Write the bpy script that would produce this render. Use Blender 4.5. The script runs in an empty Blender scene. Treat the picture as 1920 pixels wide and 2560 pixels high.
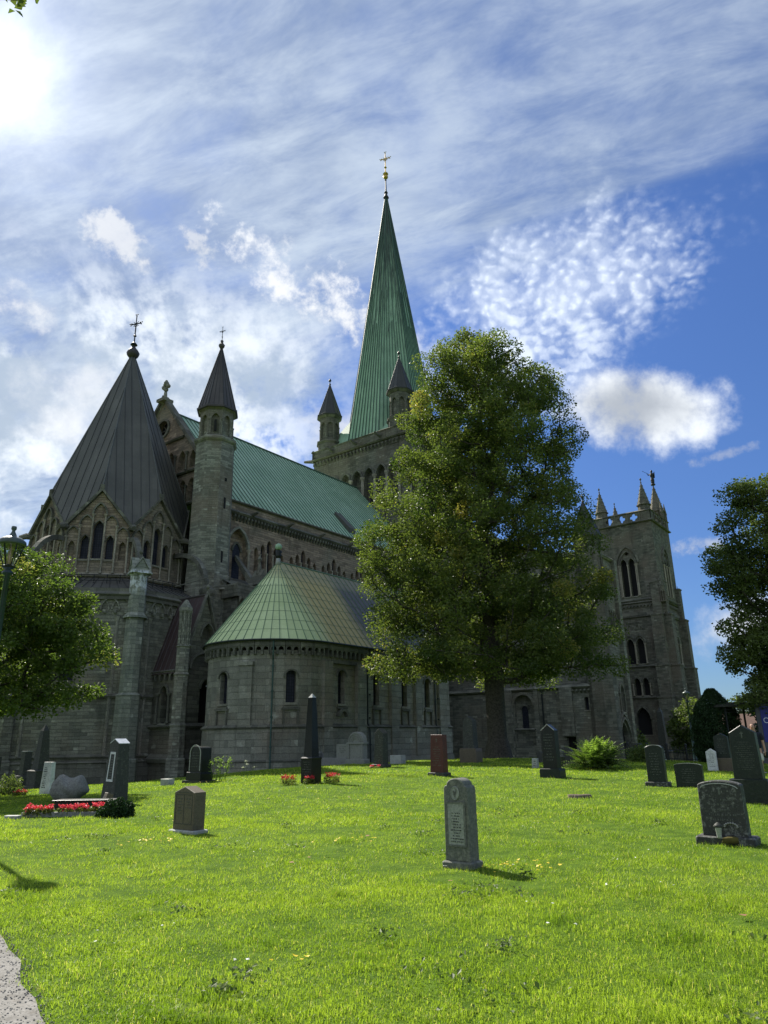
import bpy, bmesh, math, random
import numpy as np
from mathutils import Vector, Matrix
from mathutils.geometry import tessellate_polygon
random.seed(7)
rng = np.random.default_rng(11)
C = bpy.context.scene.collection
R = math.radians
PI = math.pi

# ------------------------------------------------------------------ camera
PIT, ROLL = R(17.736), R(-0.93)
Fw = Vector((0, math.cos(PIT), math.sin(PIT)))
Rt = Vector((1, 0, 0)); Up = Rt.cross(Fw)
R2 = math.cos(ROLL)*Rt + math.sin(ROLL)*Up
U2 = -math.sin(ROLL)*Rt + math.cos(ROLL)*Up
cam_d = bpy.data.cameras.new('camera'); cam = bpy.data.objects.new('camera', cam_d); C.objects.link(cam)
cam.matrix_world = Matrix(((R2.x, U2.x, -Fw.x, 0), (R2.y, U2.y, -Fw.y, 0), (R2.z, U2.z, -Fw.z, 1.6), (0, 0, 0, 1)))
cam_d.sensor_fit = 'VERTICAL'; cam_d.sensor_height = 36.0; cam_d.lens = 1775/2560*36
cam_d.clip_start = 0.1; cam_d.clip_end = 8000
bpy.context.scene.camera = cam

# ------------------------------------------------------------------ exposure, sun
sc = bpy.context.scene
sc.view_settings.view_transform = 'Standard'; sc.view_settings.look = 'None'
sc.view_settings.exposure = 0.8; sc.view_settings.gamma = 1.0
SUN_AZ, SUN_EL = R(-36.5), R(44.5)           # clockwise from +Y
sund = Vector((math.sin(SUN_AZ)*math.cos(SUN_EL), math.cos(SUN_AZ)*math.cos(SUN_EL), math.sin(SUN_EL)))
sl = bpy.data.lights.new('sun', 'SUN'); sl.energy = 4.9; sl.angle = R(0.6); sl.color = (1.0, 0.94, 0.84)
so = bpy.data.objects.new('sun', sl); C.objects.link(so)
so.rotation_euler = (-sund).to_track_quat('-Z', 'Y').to_euler()

# ------------------------------------------------------------------ node helper
class NT:
    def __init__(s, tree): s.t = tree; s.n = tree.nodes; s.l = tree.links
    def new(s, typ, **kw):
        n = s.n.new(typ)
        for k, v in kw.items(): setattr(n, k, v)
        return n
    def put(s, sock, v):
        if isinstance(v, bpy.types.NodeSocket): s.l.new(v, sock)
        elif v is not None:
            if isinstance(v, (tuple, list)) and len(v) == 3 and sock.type == 'RGBA': v = tuple(v)+(1,)
            sock.default_value = v
    def m(s, op, a, b=None, c=None, clamp=False):
        n = s.new('ShaderNodeMath', operation=op); n.use_clamp = clamp
        s.put(n.inputs[0], a)
        if b is not None: s.put(n.inputs[1], b)
        if c is not None: s.put(n.inputs[2], c)
        return n.outputs[0]
    def vm(s, op, a, b=None):
        n = s.new('ShaderNodeVectorMath', operation=op); s.put(n.inputs[0], a)
        if b is not None:
            if op == 'SCALE': s.put(n.inputs['Scale'], b)
            else: s.put(n.inputs[1], b)
        return n.outputs['Value'] if op in ('DOT_PRODUCT', 'LENGTH') else n.outputs[0]
    def noise(s, vec, scale, detail=4, rough=.55, dist=0.0, col=False):
        n = s.new('ShaderNodeTexNoise'); s.put(n.inputs['Vector'], vec); n.inputs['Scale'].default_value = scale
        n.inputs['Detail'].default_value = detail; n.inputs['Roughness'].default_value = rough; n.inputs['Distortion'].default_value = dist
        return n.outputs['Color' if col else 'Fac']
    def mr(s, v, a, b, c=0.0, d=1.0, smooth=True):
        n = s.new('ShaderNodeMapRange'); n.interpolation_type = 'SMOOTHSTEP' if smooth else 'LINEAR'; n.clamp = True
        s.put(n.inputs['Value'], v); n.inputs['From Min'].default_value = a; n.inputs['From Max'].default_value = b
        n.inputs['To Min'].default_value = c; n.inputs['To Max'].default_value = d
        return n.outputs[0]
    def mix(s, f, a, b, typ='MIX'):
        n = s.new('ShaderNodeMix', data_type='RGBA', blend_type=typ); s.put(n.inputs[0], f); s.put(n.inputs[6], a); s.put(n.inputs[7], b)
        return n.outputs[2]
    def comb(s, x, y, z):
        n = s.new('ShaderNodeCombineXYZ')
        for i, v in enumerate((x, y, z)): s.put(n.inputs[i], v)
        return n.outputs[0]
    def sep(s, v):
        n = s.new('ShaderNodeSeparateXYZ'); s.put(n.inputs[0], v); return n.outputs

# ------------------------------------------------------------------ world: Nishita sky with high clouds
world = bpy.data.worlds.new("World"); sc.world = world; world.use_nodes = True
w = NT(world.node_tree); w.n.clear()
sky = w.new('ShaderNodeTexSky', sky_type='NISHITA'); sky.sun_disc = False
sky.sun_elevation = SUN_EL; sky.sun_rotation = SUN_AZ
sky.air_density = 1.0; sky.dust_density = 0.2; sky.ozone_density = 2.6; sky.altitude = 20
tc = w.new('ShaderNodeTexCoord'); D = w.vm('NORMALIZE', tc.outputs['Generated'])
dx, dy, dz = w.sep(D)
def dirv(az, el):
    az, el = R(az), R(el); return Vector((math.sin(az)*math.cos(el), math.cos(az)*math.cos(el), math.sin(el)))
dzc = w.m('ADD', w.m('MAXIMUM', dz, 0.0), 0.12)
flat = w.comb(w.m('DIVIDE', dx, dzc), w.m('DIVIDE', dy, dzc), 0.0)          # cloud layer plane
rot = w.new('ShaderNodeMapping'); rot.inputs['Rotation'].default_value = (0, 0, R(20)); w.put(rot.inputs[0], flat)
rot.inputs['Scale'].default_value = (1, 1, 1)
st = w.new('ShaderNodeMapping'); w.put(st.inputs[0], rot.outputs[0]); st.inputs['Scale'].default_value = (0.75, 1.7, 1)
NZ = {}
def sharednoise(sc_):
    sc_ = min((8, 14, 24, 38), key=lambda q: abs(q-sc_))
    if sc_ not in NZ: NZ[sc_] = w.noise(D, sc_, 6, .62)
    return NZ[sc_]
def blob(az1, el1, az2, el2, width, soft=0.5, namp=1.0, nscale=9, seed=0.0, det=6):
    """elongated cloud region between two sky directions; returns a 0..1 mask with a ragged edge"""
    a, b = dirv(az1, el1), dirv(az2, el2); c = (a+b).normalized(); e1 = (b-a)
    half = max(e1.length/2, width); e1 = e1.normalized() if e1.length > 1e-4 else c.cross(Vector((0, 0, 1))).normalized()
    e1 = (e1 - c*e1.dot(c)).normalized(); e2 = c.cross(e1).normalized()
    u = w.m('DIVIDE', w.vm('DOT_PRODUCT', D, tuple(e1)), half); v = w.m('DIVIDE', w.vm('DOT_PRODUCT', D, tuple(e2)), width)
    r2 = w.m('ADD', w.m('MULTIPLY', u, u), w.m('MULTIPLY', v, v))
    front = w.m('GREATER_THAN', w.vm('DOT_PRODUCT', D, tuple(c)), 0.3)
    n = sharednoise(nscale)
    f = w.m('SUBTRACT', w.m('ADD', 1.0, w.m('MULTIPLY', w.m('SUBTRACT', n, .5), namp*4)), r2)
    return w.m('MULTIPLY', w.mr(f, 0, soft), front), u, v, n
skyc = w.mix(1.0, sky.outputs[0], w.mix(w.mr(dz, 0.02, .55, 0, 1, False), (0.028, 0.038, 0.055, 1), (0.040, 0.053, 0.078, 1)), 'MULTIPLY')
# pale cirrus veil, thick to the left and overhead, its edge running from lower left to upper right
EN = (dirv(-14, 22).cross(dirv(36, 37.5))).normalized()
if EN.dot(dirv(0, 60)) < 0: EN = -EN
edgef = w.vm('DOT_PRODUCT', D, tuple(EN))
wisp = w.m('ADD', w.m('MULTIPLY', w.noise(st.outputs[0], 1.35, 7, .62, .9), .72), w.m('MULTIPLY', sharednoise(8), .28))
wisp2 = w.noise(st.outputs[0], 7.0, 5, .66, .3)
big = w.noise(flat, 1.5, 5, .55, .3)
fine = sharednoise(38)
az_ = w.m('ARCTAN2', dx, dy)
vm0 = w.m('ADD', w.mr(edgef, -.05, .10, 0, .68), w.m('MULTIPLY', w.m('SUBTRACT', wisp, .5), 2.1))
vm0 = w.m('ADD', vm0, w.m('MULTIPLY', w.m('SUBTRACT', wisp2, .5), .45))
vm0 = w.m('ADD', vm0, w.mr(az_, R(-38), R(8), .34, 0.0))
vmask = w.m('MULTIPLY', w.mr(vm0, .05, 1.05), .9)
vmask = w.m('MULTIPLY', vmask, w.mr(w.m('ADD', edgef, w.m('MULTIPLY', w.m('SUBTRACT', wisp, .5), .35)), -.13, .13, .05, 1))
lown = w.m('ADD', w.m('MULTIPLY', w.noise(D, 6.5, 5, .62, .4), .75), w.m('MULTIPLY', fine, .25))
lowm = w.m('MULTIPLY', w.mr(lown, .43, .56), w.mr(az_, R(3), R(-14)))
lowm = w.m('MULTIPLY', lowm, w.mr(dz, .62, .48, 0, .92))
veilc = w.mix(w.mr(w.m('ADD', w.m('MULTIPLY', big, .6), w.m('MULTIPLY', wisp2, .4)), .38, .62), (.155, .21, .32, 1), (.36, .42, .49, 1))
col = w.mix(vmask, skyc, veilc)
lowc = w.mix(w.mr(sharednoise(8), .4, .62), (.27, .33, .41, 1), (.60, .64, .68, 1))
col = w.mix(lowm, col, lowc)
behind = w.mr(dy, .1, -.5)            # the half of the sky behind the viewer: broken pale cloud
col = w.mix(w.m('MULTIPLY', behind, w.mr(big, .35, .7, .2, .7)), col, (.36, .40, .47, 1))
# mackerel patch: many small puffs, denser at its lower left
warp = w.vm('ADD', D, w.vm('SCALE', w.noise(D, 16, 4, .6, 0, True), .045))
vor = w.new('ShaderNodeTexVoronoi', feature='SMOOTH_F1'); w.put(vor.inputs['Vector'], w.vm('MULTIPLY', warp, (1.0, 1.0, 1.45))); vor.inputs['Scale'].default_value = 78; vor.inputs['Smoothness'].default_value = 1.0
puff = w.m('ADD', w.m('MULTIPLY', w.mr(vor.outputs['Distance'], .1, .6, 1, 0, False), .55), w.m('ADD', w.m('MULTIPLY', w.noise(warp, 24, 3, .5, .4), .3), w.m('MULTIPLY', w.noise(D, 90, 4, .6), .3)))
mk, mu, mv, _ = blob(-3, 28.0, 38, 36, .125, 1.5, .55, 8, 3.1)
dens = w.m('ADD', w.m('MULTIPLY', mk, .80), w.m('ADD', w.m('MULTIPLY', w.m('SUBTRACT', puff, .5), .85), w.m('MULTIPLY', w.m('SUBTRACT', sharednoise(14), .5), 1.0)))
mkm = w.m('MULTIPLY', w.mr(dens, .0, .95, 0, 1, False), w.mr(mk, 0, .7))
col = w.mix(w.m('MULTIPLY', mkm, .95), col, w.mix(puff, (.36, .42, .54, 1), (.56, .62, .71, 1)))
mk2, _, _, _ = blob(1, 28.0, 22, 28.4, .085, 1.3, .7, 14, 5.5)
col = w.mix(w.m('MULTIPLY', mk2, w.mr(puff, .2, .6, .35, .95)), col, (.53, .59, .68, 1))
# single clouds: az1 el1 az2 el2 width brightness raggedness opacity seed
CL = [(15.5, 25.2, 27.5, 22.4, .064, .60, .85, .97, 1), (-16, 38.9, 2, 30.6, .04, .60, 1.7, .9, 2), (-26, 38.2, -21.5, 35.2, .03, .52, 1.9, .75, 3), (-18.5, 37.8, -15, 36.2, .018, .5, 1.9, .6, 4),
      (-34, 31, -27, 30.3, .03, .55, 1.1, .8, 5), (-5, 33.4, 5, 30, .04, .56, 1.1, .75, 6), (-9, 25, -1, 23, .045, .52, 1.1, .7, 7), (-31, 25, -20, 23, .07, .60, .9, .6, 8),
      (22, 13.2, 29, 13.4, .014, .44, 1.2, .5, 9), (23, 5.6, 33, 8.0, .055, .52, .8, .85, 10), (24, 19.3, 30, 19.9, .008, .42, 1.2, .35, 11), (-38, 12, -27, 10, .07, .56, .9, .85, 12), (-20, 18, -16, 15, .03, .55, 1, .7, 13), (31, 17, 38, 18, .014, .44, 1.2, .5, 14)]
for a1, e1_, a2, e2_, wd, br, na, op, sd in CL:
    mkk, uu, vv, nn = blob(a1, e1_, a2, e2_, wd, .95 if sd == 1 else 1.5, na, min(36, .62/wd if sd == 1 else .8/wd), sd*1.7, 9)
    c1 = w.mix(w.mr(nn, .35, .65), (br*.74, br*.79, br*.87, 1), (br*.98, br*1.0, br*1.03, 1))
    if sd == 1:      # the big cumulus has a grey base
        g = w.m('ADD', w.m('ABSOLUTE', w.m('ADD', vv, .12)), w.m('ADD', w.m('MULTIPLY', w.m('ABSOLUTE', w.m('ADD', uu, .1)), .8), w.m('MULTIPLY', w.m('SUBTRACT', nn, .5), 2.2)))
        c1 = w.mix(w.mr(g, .12, 1.45), (.29, .315, .35, 1), (.60, .63, .66, 1))
    col = w.mix(w.m('MULTIPLY', mkk, op), col, c1)
# aureole of the sun behind thin cloud
ds = w.m('MAXIMUM', w.vm('DOT_PRODUCT', D, tuple(sund)), 0.0)
gl = w.m('ADD', w.m('MULTIPLY', w.m('POWER', ds, 420), .4), w.m('ADD', w.m('MULTIPLY', w.m('POWER', ds, 75), .11), w.m('MULTIPLY', w.m('POWER', ds, 9), .035)))
gl = w.m('MULTIPLY', gl, w.mr(wisp, .25, .75, .7, 1.25))
col = w.mix(1.0, col, w.comb(gl, gl, w.m('MULTIPLY', gl, .98)), 'ADD')
below = w.mr(dz, -.02, 0.0)
col = w.mix(below, (.10, .12, .08, 1), col)
bg = w.new('ShaderNodeBackground'); w.put(bg.inputs[0], col); bg.inputs[1].default_value = 1.0
world.cycles.sampling_method = 'MANUAL'; world.cycles.sample_map_resolution = 512
wo = w.new('ShaderNodeOutputWorld'); w.l.new(bg.outputs[0], wo.inputs[0])

# ------------------------------------------------------------------ object helpers
def tag(o, label=None, cat=None, group=None, kind=None):
    if label: o['label'] = label
    if cat: o['category'] = cat
    if group: o['group'] = group
    if kind: o['kind'] = kind
    return o
def empty(name, loc, rz=0, label=None, cat=None, group=None):
    o = bpy.data.objects.new(name, None); C.objects.link(o); o.location = loc; o.rotation_euler = (0, 0, rz)
    o.empty_display_size = .3
    return tag(o, label, cat, group)
def npmesh(name, verts, faces, mats=(), parent=None, tone=None, smooth=False, midx=None):
    """verts (N,3) array, faces (M,k) array with equal k"""
    me = bpy.data.meshes.new(name); V = np.asarray(verts, np.float32); Fc = np.asarray(faces, np.int32)
    me.vertices.add(len(V)); me.vertices.foreach_set('co', V.ravel())
    k = Fc.shape[1]; me.loops.add(Fc.size); me.loops.foreach_set('vertex_index', Fc.ravel())
    me.polygons.add(len(Fc)); me.polygons.foreach_set('loop_start', np.arange(0, Fc.size, k, dtype=np.int32))
    me.polygons.foreach_set('loop_total', np.full(len(Fc), k, np.int32))
    me.polygons.foreach_set('use_smooth', np.full(len(Fc), smooth))
    if midx is not None: me.polygons.foreach_set('material_index', np.asarray(midx, np.int32))
    me.update(calc_edges=True)
    if tone is not None:
        at = me.attributes.new('tone', 'FLOAT', 'FACE'); at.data.foreach_set('value', np.asarray(tone, np.float32))
    for m_ in mats: me.materials.append(m_)
    o = bpy.data.objects.new(name, me); C.objects.link(o)
    if parent: o.parent = parent
    return o
class MB:
    def __init__(s): s.v = []; s.f = []; s.mi = []; s.cur = 0
    def add(s, vs, fs):
        b = len(s.v); s.v += [tuple(p) for p in vs]
        for f in fs: s.f.append([b+i for i in f]); s.mi.append(s.cur)
        return s
    def box(s, x0, x1, y0, y1, z0, z1):
        return s.add([(x0, y0, z0), (x1, y0, z0), (x1, y1, z0), (x0, y1, z0), (x0, y0, z1), (x1, y0, z1), (x1, y1, z1), (x0, y1, z1)],
                     [(0, 3, 2, 1), (4, 5, 6, 7), (0, 1, 5, 4), (1, 2, 6, 5), (2, 3, 7, 6), (3, 0, 4, 7)])
    def loft(s, rings, cap0=True, cap1=True, closed=True):
        b = len(s.v); n = len(rings[0])
        for r_ in rings: s.v += [tuple(p) for p in r_]
        for i in range(len(rings)-1):
            for j in range(n if closed else n-1):
                k = (j+1) % n; s.f.append([b+i*n+j, b+i*n+k, b+(i+1)*n+k, b+(i+1)*n+j]); s.mi.append(s.cur)
        if cap0: s.f.append([b+j for j in range(n)][::-1]); s.mi.append(s.cur)
        if cap1: s.f.append([b+(len(rings)-1)*n+j for j in range(n)]); s.mi.append(s.cur)
        return s
    def ng(s, cx, cy, prof, n=8, rot=0.0, sx=1.0, sy=1.0):
        """stack of regular n-gon rings: prof = [(radius, z), ...]"""
        rings = [[(cx+max(r_, .002)*sx*math.cos(rot+2*PI*k/n), cy+max(r_, .002)*sy*math.sin(rot+2*PI*k/n), z) for k in range(n)] for r_, z in prof]
        return s.loft(rings)
    def tube(s, pts, rads, n=6):
        rings = []
        pts = [Vector(p) for p in pts]
        if not isinstance(rads, (list, tuple)): rads = [rads]*len(pts)
        up0 = None
        for i, p in enumerate(pts):
            t = (pts[min(i+1, len(pts)-1)]-pts[max(i-1, 0)]).normalized()
            a = t.cross(Vector((0, 0, 1))) if abs(t.z) < .95 else t.cross(Vector((1, 0, 0)))
            a.normalize()
            if up0 is not None:
                a = (up0 - t*up0.dot(t)).normalized()
            up0 = a; b2 = t.cross(a)
            rings.append([tuple(p+(a*math.cos(2*PI*k/n)+b2*math.sin(2*PI*k/n))*rads[i]) for k in range(n)])
        return s.loft(rings)
    def prism(s, poly, z0, z1, inset_top=0):
        n = len(poly); cx = sum(p[0] for p in poly)/n; cy = sum(p[1] for p in poly)/n
        top = [(cx+(p[0]-cx)*(1-inset_top), cy+(p[1]-cy)*(1-inset_top), z1) for p in poly]
        return s.loft([[(p[0], p[1], z0) for p in poly], top])
    def build(s, name, mats, parent=None, smooth=False, off=(0, 0, 0), label=None, bevel=0):
        me = bpy.data.meshes.new(name)
        vs = [(a-off[0], b-off[1], c-off[2]) for a, b, c in s.v] if any(off) else s.v
        me.from_pydata(vs, [], s.f)
        if not isinstance(mats, (list, tuple)): mats = [mats]
        for m_ in mats: me.materials.append(m_)
        if len(mats) > 1: me.polygons.foreach_set('material_index', s.mi)
        bm = bmesh.new(); bm.from_mesh(me)
        if bevel: bmesh.ops.remove_doubles(bm, verts=bm.verts, dist=.0002)
        bmesh.ops.recalc_face_normals(bm, faces=bm.faces)
        bm.to_mesh(me); bm.free()
        if smooth: me.polygons.foreach_set('use_smooth', [True]*len(me.polygons))
        me.update()
        o = bpy.data.objects.new(name, me); C.objects.link(o)
        if parent: o.parent = parent
        if label: o['label'] = label
        if bevel:
            md = o.modifiers.new('bevel', 'BEVEL'); md.width = bevel; md.segments = 2; md.limit_method = 'ANGLE'; md.angle_limit = R(40)
        return o
# a wall frame: 2-D coordinates (a, z) on a vertical plane with outward normal
class Fr:
    def __init__(s, O, xd, nrm): s.O = Vector(O); s.x = Vector((xd[0], xd[1], 0)).normalized(); s.n = Vector((nrm[0], nrm[1], 0)).normalized()
    def p(s, a, z, d=0.0): return tuple(s.O+s.x*a+Vector((0, 0, z))+s.n*d)
def arch(cx, z0, wd, zs, k=1.0, n=7):
    """closed outline of an arched opening, springing at zs; k=.5 is round, larger is more pointed"""
    return [(cx-wd/2, z0)]+archpath(cx, wd, zs, k, n)+[(cx+wd/2, z0)]
def archpath(cx, wd, zs, k=1.0, n=7):
    Rr = wd*k; c = Rr-wd/2; amax = math.acos(max(-1, min(1, c/Rr)))
    L = [(cx+c-Rr*math.cos(amax*i/n), zs+Rr*math.sin(amax*i/n)) for i in range(n+1)]
    Rg = [(2*cx-x, z) for x, z in L[::-1]][1:]
    return L+Rg
def arch_h(wd, k): return math.sqrt(max(0, (wd*k)**2-(wd*k-wd/2)**2))
def panel(mb, fr, outline, holes=(), depth=.35, back=True, d=0.0):
    """flat wall with real recesses; back=True closes each recess with stone"""
    loops = [[Vector((a, z, 0)) for a, z in outline]]+[[Vector((a, z, 0)) for a, z in h] for h in holes]
    flatp = [q for L in loops for q in L]
    tri = tessellate_polygon(loops)
    mb.add([fr.p(q.x, q.y, d) for q in flatp], [list(t) for t in tri])
    for h in holes:
        n = len(h); vs = [fr.p(a, z, d) for a, z in h]+[fr.p(a, z, d-depth) for a, z in h]
        fs = [(i, (i+1) % n, n+(i+1) % n, n+i) for i in range(n)]
        if back: fs.append(tuple(range(n, 2*n)))
        mb.add(vs, fs)
def mould(mb, fr, path, t, pr, base=0.0):
    """a projecting moulding of width t swept outside a 2-D path"""
    n = len(path); outp = []
    for i, (a, z) in enumerate(path):
        a0, z0 = path[max(i-1, 0)]; a1, z1 = path[min(i+1, n-1)]
        tx, tz = a1-a0, z1-z0; L = math.hypot(tx, tz) or 1; outp.append((a-tz/L*t, z+tx/L*t))
    rings = []
    for (a, z), (b, y) in zip(path, outp):
        rings.append([fr.p(a, z, base), fr.p(a, z, base+pr), fr.p(b, y, base+pr), fr.p(b, y, base)])
    mb.loft(rings)
def fbox(mb, fr, a0, a1, z0, z1, d0, d1):
    mb.add([fr.p(a, z, d) for d in (d0, d1) for a, z in ((a0, z0), (a1, z0), (a1, z1), (a0, z1))],
           [(0, 3, 2, 1), (4, 5, 6, 7), (0, 1, 5, 4), (1, 2, 6, 5), (2, 3, 7, 6), (3, 0, 4, 7)])
def strng(mb, fr, a0, a1, z, hgt=.22, pr=.18):
    """string course with a sloped top"""
    pts = [(-.03, z-hgt/2), (pr*.6, z-hgt/2), (pr, z), (-.03, z+hgt/2+pr*.4)]
    mb.loft([[fr.p(a, zz, dd) for dd, zz in pts] for a in (a0, a1)])
def colon(mb, fr, a, z0, z1, r=.09, d=.12, n=8):
    """colonnette with base, ring and bell capital"""
    x, y, _ = fr.p(a, 0, d); hh = z1-z0
    pr = [(r*1.7, z0), (r*1.7, z0+.08), (r, z0+.16), (r, z1-r*3.2), (r*1.3, z1-r*3.1), (r, z1-r*2.8), (r*1.9, z1-r*.8), (r*2.0, z1)]
    mb.ng(x, y, pr, n)
def scallop(mb, fr, a0, a1, z0, z1, n, pr, rnd=.5, gap=.22):
    """arched corbel table: band whose lower edge is cut into n small arches"""
    st_ = (a1-a0)/n; pts = [(a0, z1)]
    for i in range(n):
        x0 = a0+i*st_; wd = st_*(1-gap); hh = arch_h(wd, rnd)
        pts += [(x0, z0), (x0+st_*gap/2, z0)]
        pts += archpath(x0+st_/2, wd, max(z0+.02, z1-.12-hh if hh < (z1-z0-.14) else z0+.02), rnd, 4)
        pts += [(x0+st_*(1-gap/2), z0)]
    pts += [(a1, z0), (a1, z1)]
    loops = [[Vector((a, z, 0)) for a, z in pts]]; tri = tessellate_polygon(loops); m_ = len(pts)
    mb.add([fr.p(a, z, pr) for a, z in pts], [list(t) for t in tri])
    mb.add([fr.p(a, z, pr) for a, z in pts]+[fr.p(a, z, -.02) for a, z in pts], [(i, (i+1) % m_, m_+(i+1) % m_, m_+i) for i in range(m_)])
def corbels(mb, fr, a0, a1, z, n, wd=.22, hh=.5, pr=.3):
    for i in range(n):
        a = a0+(i+.5)*(a1-a0)/n
        mb.add([fr.p(a-wd/2, z, -.02), fr.p(a+wd/2, z, -.02), fr.p(a+wd/2, z, pr), fr.p(a-wd/2, z, pr), fr.p(a-wd/2, z-hh*.4, pr), fr.p(a+wd/2, z-hh*.4, pr), fr.p(a-wd/2, z-hh, .0), fr.p(a+wd/2, z-hh, .0)],
               [(0, 1, 2, 3), (3, 2, 5, 4), (4, 5, 7, 6), (0, 3, 4, 6), (1, 7, 5, 2)])
# ------------------------------------------------------------------ materials
def mat(name):
    m_ = bpy.data.materials.new(name); m_.use_nodes = True; t = NT(m_.node_tree)
    b = t.n['Principled BSDF']; return m_, t, b
def wallcoord(t):
    g = t.new('ShaderNodeNewGeometry'); P = t.new('ShaderNodeTexCoord').outputs['Object']
    nv = t.new('ShaderNodeVectorTransform', vector_type='NORMAL', convert_from='WORLD', convert_to='OBJECT'); t.put(nv.inputs[0], g.outputs['True Normal'])
    T = t.vm('NORMALIZE', t.vm('CROSS_PRODUCT', (0, 0, 1), nv.outputs[0]))
    a = t.vm('DOT_PRODUCT', P, T); x, y, z = t.sep(P)
    return P, a, z, t.comb(a, z, 0)
def stone(name, c1, c2, c3, bw=.75, bh=.3, dark=.55, warm=None, rough=.93, stain=None, patch=.7, lam=.05):
    c1, c2, c3 = [(q[0]*1.70, q[1]*1.60, q[2]*1.42) for q in (c1, c2, c3)]
    m_, t, b = mat(name); P, a, z, uv = wallcoord(t)
    wob = t.noise(P, 1.3, 3, .5, 0, True)
    uvw = t.vm('ADD', uv, t.vm('SCALE', t.vm('SUBTRACT', wob, (.5, .5, .5)), .12))
    br = t.new('ShaderNodeTexBrick'); t.put(br.inputs['Vector'], uvw)
    br.offset = .5; br.inputs['Scale'].default_value = 1; br.inputs['Brick Width'].default_value = bw; br.inputs['Row Height'].default_value = bh
    br.inputs['Mortar Size'].default_value = .014; br.inputs['Mortar Smooth'].default_value = .4; br.inputs['Bias'].default_value = 0
    br.inputs['Color1'].default_value = (0, 0, 0, 1); br.inputs['Color2'].default_value = (1, 1, 1, 1); br.inputs['Mortar'].default_value = (.5, .5, .5, 1)
    tone = t.sep(br.outputs['Color'])[0]
    big = t.noise(P, .22, 5, .6, .3); mid = t.noise(P, 1.6, 5, .65); fine = t.noise(P, 14, 4, .6)
    row = t.noise(t.comb(t.m('MULTIPLY', a, .6), t.m('MULTIPLY', z, 5.5), 0), 1.0, 3, .6)
    k = t.m('ADD', t.m('MULTIPLY', tone, .42), t.m('MULTIPLY', t.m('ADD', mid, row), .43))
    c = t.mix(t.mr(k, .38, .86), c1, c2)
    c = t.mix(t.m('MULTIPLY', t.mr(big, .42, .66), patch), c, c3)
    blk = t.mr(t.noise(t.vm('SCALE', uvw, 1.0), 1.1, 2, .5), .6, .72)
    c = t.mix(t.m('MULTIPLY', blk, t.mr(tone, .4, .9)), c, tuple(min(1, q*1.55) for q in c2))
    soot = t.noise(t.vm('MULTIPLY', P, (1, 1, .35)), .55, 6, .62, .4)
    c = t.mix(t.m('MULTIPLY', t.mr(soot, .48, .74), dark), c, tuple(q*.28 for q in c1))
    # rain streaks running down the wall
    sk = t.noise(t.comb(t.m('MULTIPLY', a, 2.4), t.m('MULTIPLY', z, .16), 0), 1.0, 5, .65)
    c = t.mix(t.m('MULTIPLY', t.mr(sk, .56, .72), .45), c, tuple(q*.42 for q in c1))
    mort = br.outputs['Fac']
    c = t.mix(t.m('MULTIPLY', mort, .30), c, tuple(q*.35 for q in c1))
    c = t.mix(.6, c, t.mix(1.0, c, t.comb(fine, fine, fine), 'OVERLAY'))
    if stain: # white lime run-off with a ragged outline
        s_ = t.m('MULTIPLY', t.mr(t.noise(t.vm('MULTIPLY', P, (1, 1, .5)), 3.2, 5, .7), .45, .56), t.m('MULTIPLY', t.mr(z, stain[0], stain[0]+.9), t.mr(z, stain[1], stain[1]-.15)))
        c = t.mix(s_, c, (.62, .66, .66, 1))
    t.put(b.inputs['Base Color'], c); b.inputs['Roughness'].default_value = rough; b.inputs['Specular IOR Level'].default_value = .25
    bp = t.new('ShaderNodeBump'); bp.inputs['Strength'].default_value = .9; bp.inputs['Distance'].default_value = .045
    t.put(bp.inputs['Height'], t.m('ADD', t.m('MULTIPLY', mort, -1.0), t.m('ADD', t.m('MULTIPLY', mid, .5), t.m('ADD', t.m('MULTIPLY', fine, .35), t.m('MULTIPLY', tone, .5)))))
    t.l.new(bp.outputs[0], b.inputs['Normal'])
    return m_
GR1, GR2 = (.075, .083, .076), (.155, .165, .148); BR = (.15, .12, .098)
M = {}
M['stone'] = stone('grey_green_stone', GR1, GR2, (.125, .115, .095), .82, .235, .5)
M['stone_warm'] = stone('brown_grey_stone', (.105, .088, .074), (.21, .175, .145), (.13, .13, .112), .9, .22, .42)
M['stone_tower'] = stone('dark_tower_stone', (.052, .057, .050), (.108, .114, .10), (.10, .09, .077), .9, .3, .5)
M['stone_apse'] = stone('smooth_grey_ashlar', (.105, .112, .104), (.17, .178, .165), (.15, .128, .108), 1.1, .42, .4, patch=.65)
M['stone_turret'] = stone('rough_grey_stone', (.085, .094, .086), (.18, .195, .178), (.13, .115, .098), .7, .2, .35)
M['stone_lime'] = stone('lime_stained_stone', (.105, .125, .117), (.18, .20, .185), (.12, .13, .115), .8, .3, .3, stain=(11.9, 13.95))
M['trim'] = stone('dark_moulded_stone', (.055, .06, .056), (.11, .116, .105), (.08, .078, .068), 1.6, .6, .5)
M['shaft'] = stone('pale_shaft_stone', (.15, .145, .125), (.24, .232, .205), (.14, .14, .125), .6, 2.5, .25)
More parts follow.
